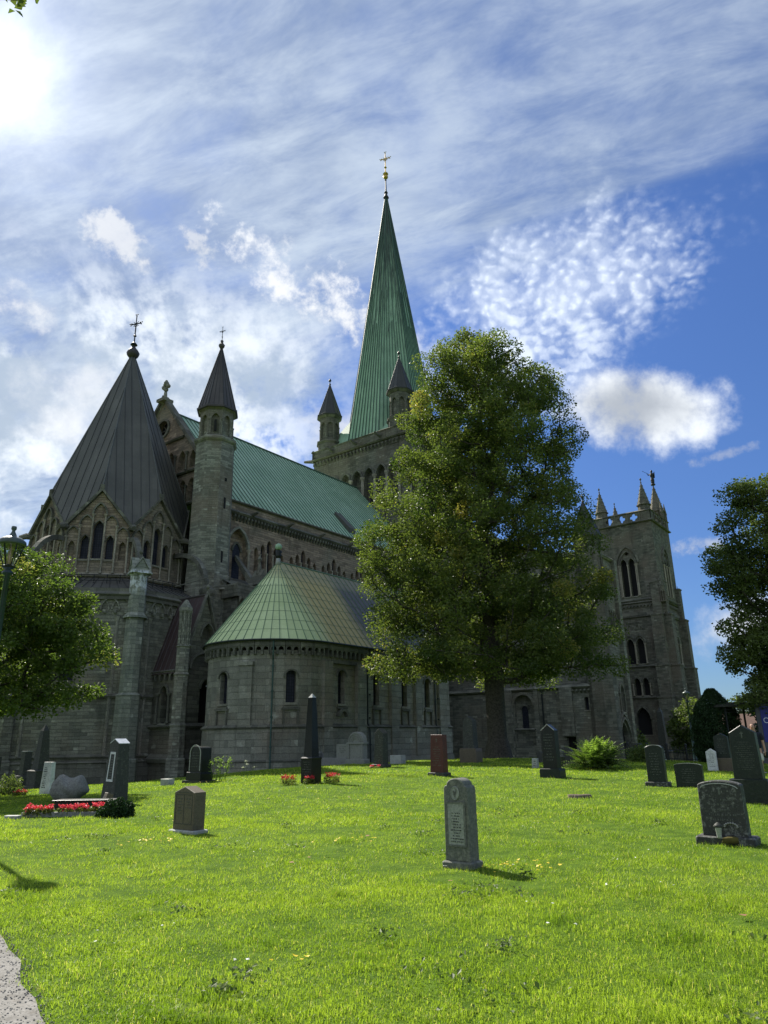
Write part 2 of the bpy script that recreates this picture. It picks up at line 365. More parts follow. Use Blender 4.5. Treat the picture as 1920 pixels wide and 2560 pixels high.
def metal_roof(name, base, alt, dark, horiz=0, seam=.6, streak=.5, zone=None, rough=.55, sp=.4):
    """sheet-metal roof: tone varies from sheet to sheet and in runs down the slope"""
    m_, t, b = mat(name); P, a, z, uv = wallcoord(t)
    ca_ = t.m('FLOOR', t.m('DIVIDE', a, seam)); cell = t.new('ShaderNodeTexWhiteNoise', noise_dimensions='2D'); t.put(cell.inputs['Vector'], t.comb(ca_, t.m('FLOOR', t.m('ADD', t.m('DIVIDE', z, 1.5), t.m('MULTIPLY', ca_, .37))), 0))
    stk = t.noise(t.comb(t.m('MULTIPLY', a, 3.2), t.m('MULTIPLY', z, .22), 0), 1.0, 6, .65)
    big = t.noise(P, .35, 5, .6); fine = t.noise(P, 6, 4, .6)
    c = t.mix(t.mr(big, .32, .7), base, alt)
    c = t.mix(t.m('MULTIPLY', cell.outputs['Value'], .42), c, tuple(q*.72 for q in base))
    c = t.mix(t.m('MULTIPLY', t.mr(stk, .5, .75), streak), c, dark)
    c = t.mix(t.m('MULTIPLY', t.mr(fine, .5, .8), .25), c, tuple(min(1, q*1.5) for q in alt))
    if zone: c = zone(t, P, a, z, c, stk, big)
    t.put(b.inputs['Base Color'], c); b.inputs['Roughness'].default_value = rough; b.inputs['Specular IOR Level'].default_value = sp
    bp = t.new('ShaderNodeBump'); bp.inputs['Strength'].default_value = .25; bp.inputs['Distance'].default_value = .03
    t.put(bp.inputs['Height'], t.m('ADD', big, t.m('MULTIPLY', fine, .3))); t.l.new(bp.outputs[0], b.inputs['Normal'])
    return m_
M['copper'] = metal_roof('green_copper', (.30, .46, .30), (.40, .56, .39), (.15, .24, .17), streak=.65)
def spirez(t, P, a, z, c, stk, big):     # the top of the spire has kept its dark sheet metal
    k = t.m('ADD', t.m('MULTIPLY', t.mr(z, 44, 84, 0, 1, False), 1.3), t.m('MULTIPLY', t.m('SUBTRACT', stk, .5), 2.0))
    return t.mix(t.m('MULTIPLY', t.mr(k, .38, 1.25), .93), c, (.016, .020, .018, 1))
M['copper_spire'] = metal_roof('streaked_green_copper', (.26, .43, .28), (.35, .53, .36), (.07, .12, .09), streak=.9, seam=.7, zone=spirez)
def apsez(t, P, a, z, c, stk, big):      # patina turns ochre and then bare brown-grey towards the west
    x = t.sep(P)[0]; q = t.m('ADD', x, t.m('ADD', t.m('MULTIPLY', t.m('SUBTRACT', stk, .5), 3.2), t.m('MULTIPLY', t.m('SUBTRACT', big, .5), 1.6)))
    c = t.mix(t.m('MULTIPLY', t.mr(q, 35.3-O0[0], 38.2-O0[0]), .9), c, (.45, .34, .11, 1))
    c = t.mix(t.mr(q, 40.6-O0[0], 42.8-O0[0]), c, (.085, .08, .07, 1))
    return t.mix(t.m('MULTIPLY', t.mr(z, 12.6, 13.6), .6), c, (.30, .27, .15, 1))
O0 = (60.0, 57.0, 0.0)
M['copper_apse'] = metal_roof('pale_green_copper', (.50, .60, .29), (.60, .69, .37), (.30, .39, .20), streak=.3, seam=.8, zone=apsez, rough=.5)
M['lead'] = metal_roof('dark_grey_lead', (.082, .080, .068), (.115, .11, .094), (.05, .05, .045), streak=.4)
M['slate'] = metal_roof('dark_slate', (.034, .036, .034), (.055, .056, .052), (.02, .021, .021), streak=.4)
M['lead_brown'] = metal_roof('brown_black_sheet', (.055, .046, .046), (.09, .078, .074), (.03, .028, .032), streak=.5)
M['roof_red'] = metal_roof('red_brown_sheet', (.055, .034, .034), (.078, .05, .048), (.03, .022, .024), streak=.4)
def simple(name, c, rough=.6, metal=0.0, nscale=6, amt=.35, c2=None, bump=.2, spec=.5):
    m_, t, b = mat(name); P = t.new('ShaderNodeTexCoord').outputs['Object']
    n = t.noise(P, nscale, 5, .6); c2 = c2 or tuple(q*.5 for q in c)
    t.put(b.inputs['Base Color'], t.mix(t.m('MULTIPLY', t.mr(n, .35, .7), amt*2 if amt < .5 else 1.0), c, c2))
    b.inputs['Roughness'].default_value = rough; b.inputs['Metallic'].default_value = metal; b.inputs['Specular IOR Level'].default_value = spec
    if bump:
        bp = t.new('ShaderNodeBump'); bp.inputs['Strength'].default_value = bump; bp.inputs['Distance'].default_value = .01; t.put(bp.inputs['Height'], n); t.l.new(bp.outputs[0], b.inputs['Normal'])
    return m_
M['seam_green'] = simple('seam_green', (.06, .12, .085), .6); M['seam_pale'] = simple('seam_pale', (.13, .22, .14), .6); M['seam_dark'] = simple('seam_dark', (.03, .032, .032), .6)
M['seam_rib'] = simple('seam_rib', (.10, .105, .095), .5)
m_, t, b = mat('leaded_glass'); P, a, z, uv = wallcoord(t)
ck = t.new('ShaderNodeTexBrick'); t.put(ck.inputs['Vector'], uv); ck.inputs['Scale'].default_value = 1; ck.inputs['Brick Width'].default_value = .16; ck.inputs['Row Height'].default_value = .2; ck.offset = 0
ck.inputs['Mortar Size'].default_value = .014; ck.inputs['Color1'].default_value = (.016, .02, .034, 1); ck.inputs['Color2'].default_value = (.035, .036, .052, 1); ck.inputs['Mortar'].default_value = (.008, .008, .009, 1)
t.l.new(ck.outputs['Color'], b.inputs['Base Color']); b.inputs['Roughness'].default_value = .5; b.inputs['Specular IOR Level'].default_value = .2
bp = t.new('ShaderNodeBump'); bp.inputs['Strength'].default_value = .5; bp.inputs['Distance'].default_value = .02; t.put(bp.inputs['Height'], t.noise(P, 5, 3)); t.l.new(bp.outputs[0], b.inputs['Normal'])
M['glass'] = m_
M['iron'] = simple('black_iron', (.018, .022, .022), .5, .3); M['pipe'] = simple('dark_pipe', (.022, .03, .028), .5, .2)
M['pipe_green'] = simple('verdigris_pipe', (.05, .10, .085), .6, .1); M['pipe_red'] = simple('red_brown_pipe', (.045, .022, .022), .6)
M['gold'] = simple('gilded_metal', (.62, .42, .12), .3, 1.0, bump=0)
M['darkvoid'] = simple('unlit_inside', (.012, .012, .012), .9)  # near-black fill painted as the shade inside doorways, slits and tower openings
M['postgreen'] = simple('blue_green_paint', (.010, .035, .045), .4)
M['white'] = simple('white_paint', (.75, .76, .76), .5)
def leafmat(name, c1, c2, c3=None, trans=.38, rough=.5):
    m_, t, b = mat(name); at = t.new('ShaderNodeAttribute', attribute_name='tone'); f = at.outputs['Fac']
    c = t.mix(f, c1, c2)
    if c3: c = t.mix(t.mr(f, .90, .98), c, c3)
    t.put(b.inputs['Base Color'], c); b.inputs['Roughness'].default_value = rough; b.inputs['Specular IOR Level'].default_value = .35
    tr = t.new('ShaderNodeBsdfTranslucent'); t.put(tr.inputs[0], t.mix(1.0, c, (1.6, 1.75, .9, 1), 'MULTIPLY'))
    mx = t.new('ShaderNodeMixShader'); mx.inputs[0].default_value = trans; t.l.new(b.outputs[0], mx.inputs[1]); t.l.new(tr.outputs[0], mx.inputs[2])
    t.l.new(mx.outputs[0], t.n['Material Output'].inputs['Surface']); return m_
M['leaf'] = leafmat('maple_leaf', (.045, .076, .018), (.165, .195, .05), (.26, .23, .06), .44)
M['leaf_l'] = leafmat('bright_maple_leaf', (.05, .086, .018), (.14, .185, .045), (.2, .2, .06), .47)
M['leaf_dark'] = leafmat('dark_leaf', (.042, .068, .018), (.14, .175, .05), None, .42)
M['leaf_blue'] = leafmat('bluish_leaf', (.020, .045, .028), (.05, .09, .05), None, .2)
M['thuja'] = leafmat('thuja_scale', (.010, .030, .008), (.028, .062, .014), None, .15, .7)
M['fern'] = leafmat('fern_frond', (.08, .14, .025), (.22, .31, .07), None, .45)
M['grass'] = leafmat('grass_blade', (.125, .20, .016), (.33, .41, .05), (.50, .45, .16), .48, .5)
M['bark'] = simple('maple_bark', (.075, .065, .05), .95, 0, 9, .5, (.028, .025, .02), .9)
M['twig'] = simple('dark_twig', (.03, .026, .02), .95)
m_, t, b = mat('lawn_soil'); P = t.new('ShaderNodeTexCoord').outputs['Object']
c = t.mix(t.mr(t.noise(P, 2.5, 6, .65), .35, .7), (.05, .10, .008), (.10, .17, .016)); c = t.mix(t.mr(t.noise(P, .35, 4), .55, .75), c, (.10, .15, .02))
c = t.mix(t.m('MULTIPLY', t.mr(t.noise(P, 30, 5, .7), .5, .8), .6), c, (.025, .035, .008)); t.put(b.inputs['Base Color'], c); b.inputs['Roughness'].default_value = 1; b.inputs['Specular IOR Level'].default_value = .1
bp = t.new('ShaderNodeBump'); bp.inputs['Strength'].default_value = .8; bp.inputs['Distance'].default_value = .04; t.put(bp.inputs['Height'], t.noise(P, 22, 5, .7)); t.l.new(bp.outputs[0], b.inputs['Normal'])
M['soil'] = m_
def granite(name, c, c2, sc_=60, rough=.45, lichen=0, spec=.5, lc=(.32, .33, .27)):
    m_, t, b = mat(name); P = t.new('ShaderNodeTexCoord').outputs['Object']
    n1 = t.noise(P, sc_, 3, .7); n2 = t.noise(P, 5, 6, .65); n3 = t.noise(P, 16, 5, .7)
    col_ = t.mix(t.mr(n1, .35, .65), c, c2); col_ = t.mix(t.m('MULTIPLY', t.mr(n2, .45, .75), .5), col_, tuple(q*.4 for q in c))
    if lichen: col_ = t.mix(t.m('MULTIPLY', t.mr(t.m('ADD', t.m('MULTIPLY', n3, .6), t.m('MULTIPLY', n2, .4)), .5, .62), lichen), col_, lc)
    t.put(b.inputs['Base Color'], col_); b.inputs['Roughness'].default_value = rough; b.inputs['Specular IOR Level'].default_value = spec
    bp = t.new('ShaderNodeBump'); bp.inputs['Strength'].default_value = .35; bp.inputs['Distance'].default_value = .008; t.put(bp.inputs['Height'], t.m('ADD', n3, n2)); t.l.new(bp.outputs[0], b.inputs['Normal'])
    return m_
M['g_grey'] = granite('weathered_grey_marble', (.085, .092, .075), (.15, .155, .13), 45, .8, .6, lc=(.26, .26, .2))
M['g_panel'] = granite('pale_inset_panel', (.22, .235, .20), (.33, .34, .29), 30, .85, .45, lc=(.16, .17, .14))
M['g_brown'] = granite('brown_granite', (.085, .068, .045), (.14, .115, .08), 50, .5, .2, .3, lc=(.16, .15, .12))
M['g_dark'] = granite('dark_granite', (.03, .033, .028), (.062, .064, .055), 60, .6, .2, .25)
M['g_black'] = granite('black_polished_granite', (.006, .007, .006), (.014, .016, .014), 70, .3, 0, .3)
M['g_green'] = granite('green_black_granite', (.010, .015, .012), (.024, .032, .026), 60, .4, .12, .25, lc=(.12, .13, .1))
M['g_red'] = granite('red_granite', (.07, .022, .018), (.12, .042, .034), 55, .4, .15, .3, lc=(.05, .03, .025))
M['g_pale'] = granite('pale_grey_granite', (.30, .31, .29), (.42, .43, .40), 60, .7, .3, lc=(.2, .2, .17))
M['g_white'] = granite('white_marble', (.55, .57, .55), (.68, .69, .66), 40, .6, .5, lc=(.3, .32, .3))
M['g_speck'] = granite('lichen_speckled_stone', (.018, .019, .017), (.045, .046, .04), 60, .7, .85, lc=(.20, .205, .18))
M['ink'] = simple('engraved_letters', (.30, .30, .26), .8, amt=.2); M['ink_dark'] = simple('dark_engraved_letters', (.045, .05, .042), .9)
M['ink_dim'] = simple('dull_engraved_letters', (.13, .14, .12), .8)
M['petal_red'] = leafmat('red_petals', (.42, .02, .03), (.65, .06, .09), None, .25); M['petal_pink'] = leafmat('pink_petals', (.60, .03, .09), (.80, .12, .20), None, .25)
M['petal_yellow'] = leafmat('yellow_petals', (.65, .48, .02), (.80, .62, .06), None, .2); M['petal_white'] = leafmat('white_petals', (.6, .6, .58), (.75, .75, .72), None, .2)
M['gravel'] = granite('pale_gravel', (.17, .165, .15), (.27, .26, .24), 55, .95, .3, .2, lc=(.16, .14, .11))
M['kerb'] = granite('grey_kerbstone', (.16, .16, .155), (.24, .24, .23), 50, .8)
# ------------------------------------------------------------------ terrain
def sm_(t): t = np.clip(t, 0, 1); return t*t*(3-2*t)
def gh(x, y):
    x = np.asarray(x, float); y = np.asarray(y, float); d = np.hypot(x, y)
    z = .5*np.exp(-((x-6)/13)**2)*sm_((y-12)/26) - .45*sm_((-x-3)/14)*sm_((y-12)/30)
    z = z - .35*sm_((x-14)/25)*sm_((y-20)/40) - .65*sm_((d-39)/18) - 2.2*sm_((d-60)/80)
    return z + (.025*np.sin(x*1.1+.6*np.sin(y*.7))*np.cos(y*.9+x*.3)+.018*np.sin(x*2.7+1)*np.sin(y*2.3))*sm_((d-2)/5)*sm_((70-d)/20)
def ground_z(x, y): return float(gh(x, y))
ax_ = np.unique(np.concatenate([-np.geomspace(60, 3500, 16), np.arange(-58, 59, .8), np.geomspace(60, 3500, 16)]))
ay_ = np.unique(np.concatenate([-np.geomspace(12, 3000, 12), np.arange(-10, 72, .8), np.geomspace(74, 3500, 24)]))
GX, GY = np.meshgrid(ax_, ay_); nx_, ny_ = len(ax_), len(ay_)
gi = np.arange(nx_*ny_).reshape(ny_, nx_)
lawn = npmesh('lawn', np.c_[GX.ravel(), GY.ravel(), gh(GX, GY).ravel()], np.stack([gi[:-1, :-1], gi[:-1, 1:], gi[1:, 1:], gi[1:, :-1]], -1).reshape(-1, 4), [M['soil']], smooth=True)
tag(lawn, kind='structure')
# gravel path in the near left corner and a path behind the right-hand graves
def sheet(name, L, Rr, m_, dz=.012):
    vs = []; 
    for (a, b), (c, d) in zip(L, Rr):
        for k in range(7):
            t_ = k/6; x, y = a+(c-a)*t_, b+(d-b)*t_; vs.append((x, y, ground_z(x, y)+dz))
    n = len(L); fs = [(i*7+j, i*7+j+1, (i+1)*7+j+1, (i+1)*7+j) for i in range(n-1) for j in range(6)]
    return tag(npmesh(name, vs, fs, [m_], smooth=True), kind='structure')
def edge_x(y): return -1.32-.50*(y-3.6)-.035*(y-3.6)**2+.04*np.sin(y*3.1)+.03*np.sin(y*7.3)     # lawn edge of the near path
ys = np.arange(-6, 11.1, .3)
sheet('gravel_path', [(edge_x(y)-3.2-.12*max(0, y-5), y) for y in ys], [(edge_x(y), y) for y in ys], M['gravel'])
xs_ = np.arange(13.6, 60, 1.5)
def far_y(x): return 24.3+(x-11)*.55
sheet('far_path', [(x, far_y(x)+2.2) for x in xs_], [(x, far_y(x)-.8) for x in xs_], M['gravel'])
# distant wooded ridge
hx = np.linspace(-2600, 3400, 160); rr = []
prof = 62+26*np.sin(hx/410+1)+13*np.sin(hx/150)+7*np.sin(hx/61)+rng.normal(0, 1.6, len(hx))
hv = []
for k, (yy, s_) in enumerate(((1500, 0), (1620, .55), (1780, .9), (2000, 1.0), (2500, .2))):
    for x, p_ in zip(hx, prof): hv.append((x, yy+40*math.sin(x/300), -4+(p_+4)*s_+(random.uniform(-2.5, 2.5) if 0 < k < 4 else 0)))
n = len(hx); hf = [(k*n+i, k*n+i+1, (k+1)*n+i+1, (k+1)*n+i) for k in range(4) for i in range(n-1)]
M['hill'] = simple('wooded_hill', (.03, .05, .03), 1, 0, .02, .5, (.018, .032, .022), 0)
tag(npmesh('hill', hv, hf, [M['hill']]), kind='structure')

# ------------------------------------------------------------------ cathedral (its own frame: X = west, Y = south)
AZ = R(36.75)
def ch2w(X, Y): return (X*math.sin(AZ)-Y*math.cos(AZ), X*math.cos(AZ)+Y*math.sin(AZ))
GRZ = PI/2-AZ
cx0, cy0 = ch2w(O0[0], O0[1])
cath = empty('cathedral', (cx0, cy0, 0), GRZ, 'dark grey-green stone gothic cathedral with green copper spire, choir roof and round apse', 'cathedral')
cath.empty_display_size = 5
def cb(mb, name, mats, parent=None, smooth=False, label=None):
    return mb.build(name, mats, parent or cath, smooth, O0, label)
def facefr(cx, cy, off, ang):
    A = -R(ang); nx, ny = math.cos(A), math.sin(A); return Fr((cx+nx*off, cy+ny*off, 0), (-ny, nx), (nx, ny))
def window(parent, fr, pts, depth=.32, hood=None, bars=0, name='window', glass='glass', d=0.0):
    """glass at the back of a recess already cut in the wall, with mullion bars and a hood mould"""
    mb = MB(); n = len(pts); mb.add([fr.p(a, z, d-depth+.012) for a, z in pts], [tuple(range(n))])
    mb.cur = 1; xs = [p[0] for p in pts]; zs = [p[1] for p in pts]
    for i in range(bars):
        a = min(xs)+(i+1)*(max(xs)-min(xs))/(bars+1); fbox(mb, fr, a-.05, a+.05, min(zs), max(zs)-.3*(max(xs)-min(xs)), d-depth+.014, d-depth+.12)
    if hood: mould(mb, fr, pts[1:-1], hood[0], hood[1], d)
    mb.cur = 2; fbox(mb, fr, min(xs)-.08, max(xs)+.08, min(zs)-.16, min(zs), d-.05, d+.1)
    return cb(mb, name, [M[glass], M['trim'], M['stone_apse']], parent)
def octa_belfry(mb, cx, cy, Rr, z0, z1, rot=0.0, hw=.5, k=1.0, shafts=True, nf=8, back=True):
    """octagonal stage with a pointed recess and shafts on every side"""
    ap = Rr*math.cos(PI/nf); hs = Rr*math.sin(PI/nf)
    for i in range(nf):
        fr = facefr(cx, cy, ap, rot+i*360/nf); hgt = z1-z0; wd = 2*hs*hw
        panel(mb, fr, [(-hs, z0), (hs, z0), (hs, z1), (-hs, z1)], [arch(0, z0+hgt*.06, wd, z0+hgt*.62, k, 5)], .28, back)
        if shafts:
            x, y, _ = fr.p(hs*.98, 0, -.02); mb.ng(x, y, [(.12, z0+hgt*.06), (.07, z0+hgt*.1), (.07, z0+hgt*.56), (.14, z0+hgt*.62)], 6)
def cone_roof(cx, cy, Rr, z0, z1, name, mt, seam, n=8, rot=0.0, parent=None, flare=.0, fan=2, sw=.05):
    mb = MB(); A = [(-(rot+i*360/n+180/n)) for i in range(n)]
    base = [(cx+Rr*math.cos(R(a)), cy+Rr*math.sin(R(a)), z0) for a in A]
    mb.loft([base, [(cx+(x-cx)*.012, cy+(y-cy)*.012, z1) for x, y, _ in base]])
    mb.cur = 1; top = Vector((cx, cy, z1))
    for i in range(n):
        a, b = Vector(base[i]), Vector(base[(i+1) % n])
        for k in range(fan+1):
            if k == 0: p, wd = a, sw
            else: p, wd = a.lerp(b, k/(fan+1)), sw*.55
            nrm = Vector((p.x-cx, p.y-cy, 0)).normalized(); tn = Vector((-nrm.y, nrm.x, 0))
            q = top-(top-p)*.03*(0 if k == 0 else 3.2*(1+k % 2))
            mb.loft([[tuple(pp+tn*s1*w_+nrm*o1) for s1, o1 in ((-1, -.02), (1, -.02), (1, wd*.9), (-1, wd*.9))] for pp, w_ in ((p, wd/2), (q, wd/4))])
    mb.cur = 0
    mb.ng(cx, cy, [(Rr+.14, z0-.22), (Rr+.16, z0-.06), (Rr+.02, z0+.03)], n, R(-rot+180/n))
    return cb(mb, name, [M[mt], M[seam]], parent)
def finial(cx, cy, z, h_, kind, parent, ang=0.0, matn='iron'):
    mb = MB(); s = h_
    if kind == 'cross':
        mb.ng(cx, cy, [(s*.03, z), (s*.10, z+s*.04), (s*.06, z+s*.1), (s*.018, z+s*.14), (s*.018, z+s*.3), (s*.05, z+s*.33), (s*.018, z+s*.37), (s*.014, z+s)], 8)
        ca, sa = math.cos(ang), math.sin(ang)
        zc = z+s*.72
        mb.tube([(cx-ca*s*.17, cy-sa*s*.17, zc), (cx+ca*s*.17, cy+sa*s*.17, zc)], s*.018, 5)
        for dx_, dz_ in ((-.17, 0), (.17, 0), (0, .27), (0, -.1)):
            for o1, o2 in ((.03, .03), (-.03, .03), (.0, -.03)):
                mb.ng(cx+ca*s*(dx_+o1), cy+sa*s*(dx_+o1), [(0, zc+s*(dz_+o2)-s*.022), (s*.022, zc+s*(dz_+o2)), (0, zc+s*(dz_+o2)+s*.022)], 6)
        for o1 in (-.07, .07):
            for o2 in (-.07, .07): mb.tube([(cx+ca*s*o1*1.2, cy+sa*s*o1*1.2, zc+s*o2), (cx, cy, zc)], s*.009, 4)
    else:
        mb.ng(cx, cy, [(s*.12, z), (s*.16, z+s*.12), (s*.07, z+s*.25), (s*.05, z+s*.45), (s*.18, z+s*.6), (s*.2, z+s*.72), (s*.12, z+s*.86), (s*.03, z+s)], 8)
    return cb(mb, 'finial', [M[matn]], parent)
def pinnacle(cx, cy, z0, zs, z1, r, name='pinnacle', parent=None, statue=False, rot=22.5, lab=None):
    """octagonal shaft with shafted panels and a crocketed stone spirelet"""
    mb = MB(); octa_belfry(mb, cx, cy, r, z0, zs, 0, .6, .9)
    mb.ng(cx, cy, [(r*1.2, zs-.05), (r*1.22, zs+.1), (r*1.0, zs+.2)], 8, R(22.5))
    zz = zs+.15; hh = z1-zz
    mb.ng(cx, cy, [(r*1.05, zz), (.03, zz+hh)], 8, R(22.5))
    for k in range(8):
        for j in range(5):
            t_ = (j+.6)/5.6; rr_ = r*1.05*(1-t_)+.06; a = R(22.5+45*k); mb.ng(cx+rr_*math.cos(a), cy+rr_*math.sin(a), [(0, zz+hh*t_-.09), (.085, zz+hh*t_), (0, zz+hh*t_+.12)], 5)
    o = cb(mb, name, [M['stone_tower']], parent, label=lab)
    finial(cx, cy, z1-.2, .9*r, 'bud', o, matn='trim')
    return o

# ---- octagon: upper drum with its ring of gables
OC = (34.5, 56.0); OR_ = 6.6; OAP = OR_*math.cos(PI/8); OHS = OR_*math.sin(PI/8)
drum = MB(); wins = []; det = MB()
for k in range(8):
    ang = 133+45*k; fr = facefr(*OC, OAP, ang); wl = []
    for a, wd, z0, zt in ((0, .78, 15.7, 18.9), (-.95, .62, 15.65, 17.65), (.95, .62, 15.65, 17.65)):
        zs = zt-arch_h(wd, 1.1); wl.append(arch(a, z0, wd, zs, 1.1, 5))
    nich = [arch(s_*1.95, 15.6, .5, 16.7, 1.1, 4) for s_ in (-1, 1)]
    panel(drum, fr, [(-OHS, 13.2), (OHS, 13.2), (OHS, 18.25), (0, 21.35), (-OHS, 18.25)], wl+nich, .34)
    if k in (0, 1, 7, 6): wins.append((fr, wl))
    for s_ in (-1, 1):
        colon(det, fr, s_*.48, 14.5, 19.4, .075, .16); colon(det, fr, s_*1.42, 14.5, 18.45, .075, .16); colon(det, fr, s_*2.38, 14.5, 17.5, .075, .16)
    det.cur = 1
    mould(det, fr, archpath(0, .96, 19.4, 1.15, 6), .13, .22, 0)
    for s_ in (-1, 1):
        mould(det, fr, archpath(s_*.95, .94, 18.45, 1.0, 5), .11, .2, 0); mould(det, fr, archpath(s_*1.9, .94, 17.5, .95, 5), .11, .2, 0)
        mb_ = [( -OHS-.12, 18.12), (0, 21.42), (OHS+.12, 18.12)]
    mould(det, fr, mb_, .26, .34, -.05)
    fbox(det, fr, -.16, .16, 21.5, 21.95, -.1, .3)
    det.cur = 0
    strng(det, fr, -OHS, OHS, 14.35, .25, .3)
dr = cb(drum, 'octagon_wall', [M['stone_warm']]); 
cb(det, 'gable_tracery', [M['shaft'], M['trim']], dr)
for fr, wl in wins:
    for wpts in wl: window(dr, fr, wpts, .34, (.07, .08))
for k in range(8):     # spouts at the corners
    a = -R(133+22.5+45*k); mb = MB(); r_ = OR_+.1
    mb.tube([(OC[0]+math.cos(a)*rr_, OC[1]+math.sin(a)*rr_, zz) for rr_, zz in ((r_-.3, 18.3), (r_+.3, 18.3), (r_+.8, 18.1))], [.26, .28, .2], 7)
    if k in (0, 1, 7, 6): cb(mb, 'gargoyle', [M['trim']], dr)
# helm roof: planes run from the apex to a corner between two gable peaks
roof = MB(); AP = Vector((OC[0], OC[1], 38.0))
seams = []
for k in range(8):
    a0, a1, a2 = [-R(133+45*k+q) for q in (0, 22.5, 45)]
    pk1 = Vector((OC[0]+(OAP+.25)*math.cos(a0), OC[1]+(OAP+.25)*math.sin(a0), 21.55)); pk2 = Vector((OC[0]+(OAP+.25)*math.cos(a2), OC[1]+(OAP+.25)*math.sin(a2), 21.55))
    co = Vector((OC[0]+(OR_+.28)*math.cos(a1), OC[1]+(OR_+.28)*math.sin(a1), 18.25))
    roof.cur = 0; roof.add([AP, pk1, co, pk2], [(0, 1, 2), (0, 2, 3)])
    nrm = (pk1-co).cross(AP-co).normalized(); nrm = nrm if nrm.z > 0 else -nrm
    roof.cur = 1
    for j in range(-3, 4):
        t_ = abs(j)/3.5; pk = pk1 if j < 0 else pk2
        lo, hi = co.lerp(pk, t_), AP.lerp(pk, max(t_, .06)); tn = (pk2-pk1).normalized()
        roof.loft([[tuple(p+tn*s1*.016+nrm*o1) for s1, o1 in ((-1, -.02), (1, -.02), (1, .035), (-1, .035))] for p in (lo, hi)])
    roof.cur = 2; roof.tube([pk1, AP], [.075, .05], 6)
ro = cb(roof, 'octagon_roof', [M['lead'], M['seam_dark'], M['seam_rib']])
mb = MB(); mb.ng(OC[0], OC[1], [(.25, 37.2), (.55, 37.55), (.62, 37.85), (.45, 38.15), (.3, 38.3), (.18, 38.5), (.1, 38.9)], 10); cb(mb, 'apex_cap', [M['lead_brown']], ro, True)
finial(OC[0], OC[1], 38.6, 3.5, 'cross', ro, PI/2+.35)
# ---- octagon ambulatory
LAP = 9.9; LR = LAP/math.cos(PI/8); LHS = LR*math.sin(PI/8)
low = MB(); ld = MB(); lr = MB(); lw = []
for k in range(8):
    ang = 133+45*k; fr = facefr(*OC, LAP, ang); vis = k in (0, 1, 7)
    hl = [arch(a, 5.9, 1.0, 8.6, 1.1, 6) for a in ((-2.6, -.3) if k != 7 else ())] if vis else []
    panel(low, fr, [(-LHS, -4), (LHS, -4), (LHS, 12.0), (-LHS, 12.0)], hl, .45)
    if vis: lw += [(fr, q) for q in hl]
    ld.cur = 0
    if vis:
        ld.cur = 1; nA = 9; st_ = 2*(LHS-.7)/nA
        for i in range(nA): mould(ld, fr, archpath(-LHS+.7+(i+.5)*st_, st_*1.62, 10.95, .78, 6), .09, .1+.09*(i % 2), 0)
        for i in range(nA+1): fbox(ld, fr, -LHS+.7+i*st_-.1, -LHS+.7+i*st_+.1, 10.72, 10.96, 0, .26)
        ld.cur = 0; fbox(ld, fr, -LHS, LHS, 11.72, 12.05, 0, .22)
    strng(ld, fr, -LHS, LHS, 4.8, .28, .22); strng(ld, fr, -LHS, LHS, .75, .2, .2)
    fbox(ld, fr, -LHS-.1, LHS+.1, -4, .3, 0, .16); strng(ld, fr, -LHS, LHS, .36, .16, .26)
    strng(ld, fr, -LHS-.1, LHS+.1, 12.1, .3, .38); fbox(ld, fr, -LHS-.05, LHS+.05, 12.2, 12.6, -.3, .05)
    # sloping sheet roof and the ledge at the drum foot
    c1, c2 = [(OC[0]+LR*.985*math.cos(-R(ang+q)), OC[1]+LR*.985*math.sin(-R(ang+q))) for q in (-22.5, 22.5)]
    d1, d2 = [(OC[0]+(OR_+.05)*math.cos(-R(ang+q)), OC[1]+(OR_+.05)*math.sin(-R(ang+q))) for q in (-22.5, 22.5)]
    lr.cur = 0; lr.add([(c1[0], c1[1], 12.55), (c2[0], c2[1], 12.55), (d2[0], d2[1], 14.15), (d1[0], d1[1], 14.15)], [(0, 1, 2, 3)])
    lr.cur = 1
    for j in range(1, 12):
        t_ = j/12; p = Vector((c1[0]+(c2[0]-c1[0])*t_, c1[1]+(c2[1]-c1[1])*t_, 12.57)); q = Vector((d1[0]+(d2[0]-d1[0])*t_, d1[1]+(d2[1]-d1[1])*t_, 14.17)); lr.tube([p, q], .025, 4)
low_o = cb(low, 'ambulatory_wall', [M['stone']]); cb(ld, 'string_course', [M['trim'], M['stone_turret']], low_o); cb(lr, 'ambulatory_roof', [M['lead'], M['seam_dark']])
for fr, q in lw: window(low_o, fr, q, .45, (.14, .12))
rail = MB()
for k in (0, 1, 7):
    fr = facefr(*OC, 8.0, 133+45*k); hs = 8.0*math.tan(PI/8)
    for z in (13.55, 14.0): rail.tube([fr.p(-hs, z), fr.p(hs, z)], .03, 5)
    for i in range(8): a = -hs+i*2*hs/7; rail.tube([fr.p(a, 13.1), fr.p(a, 14.05)], .03, 5)
cb(rail, 'roof_railing', [M['iron']])
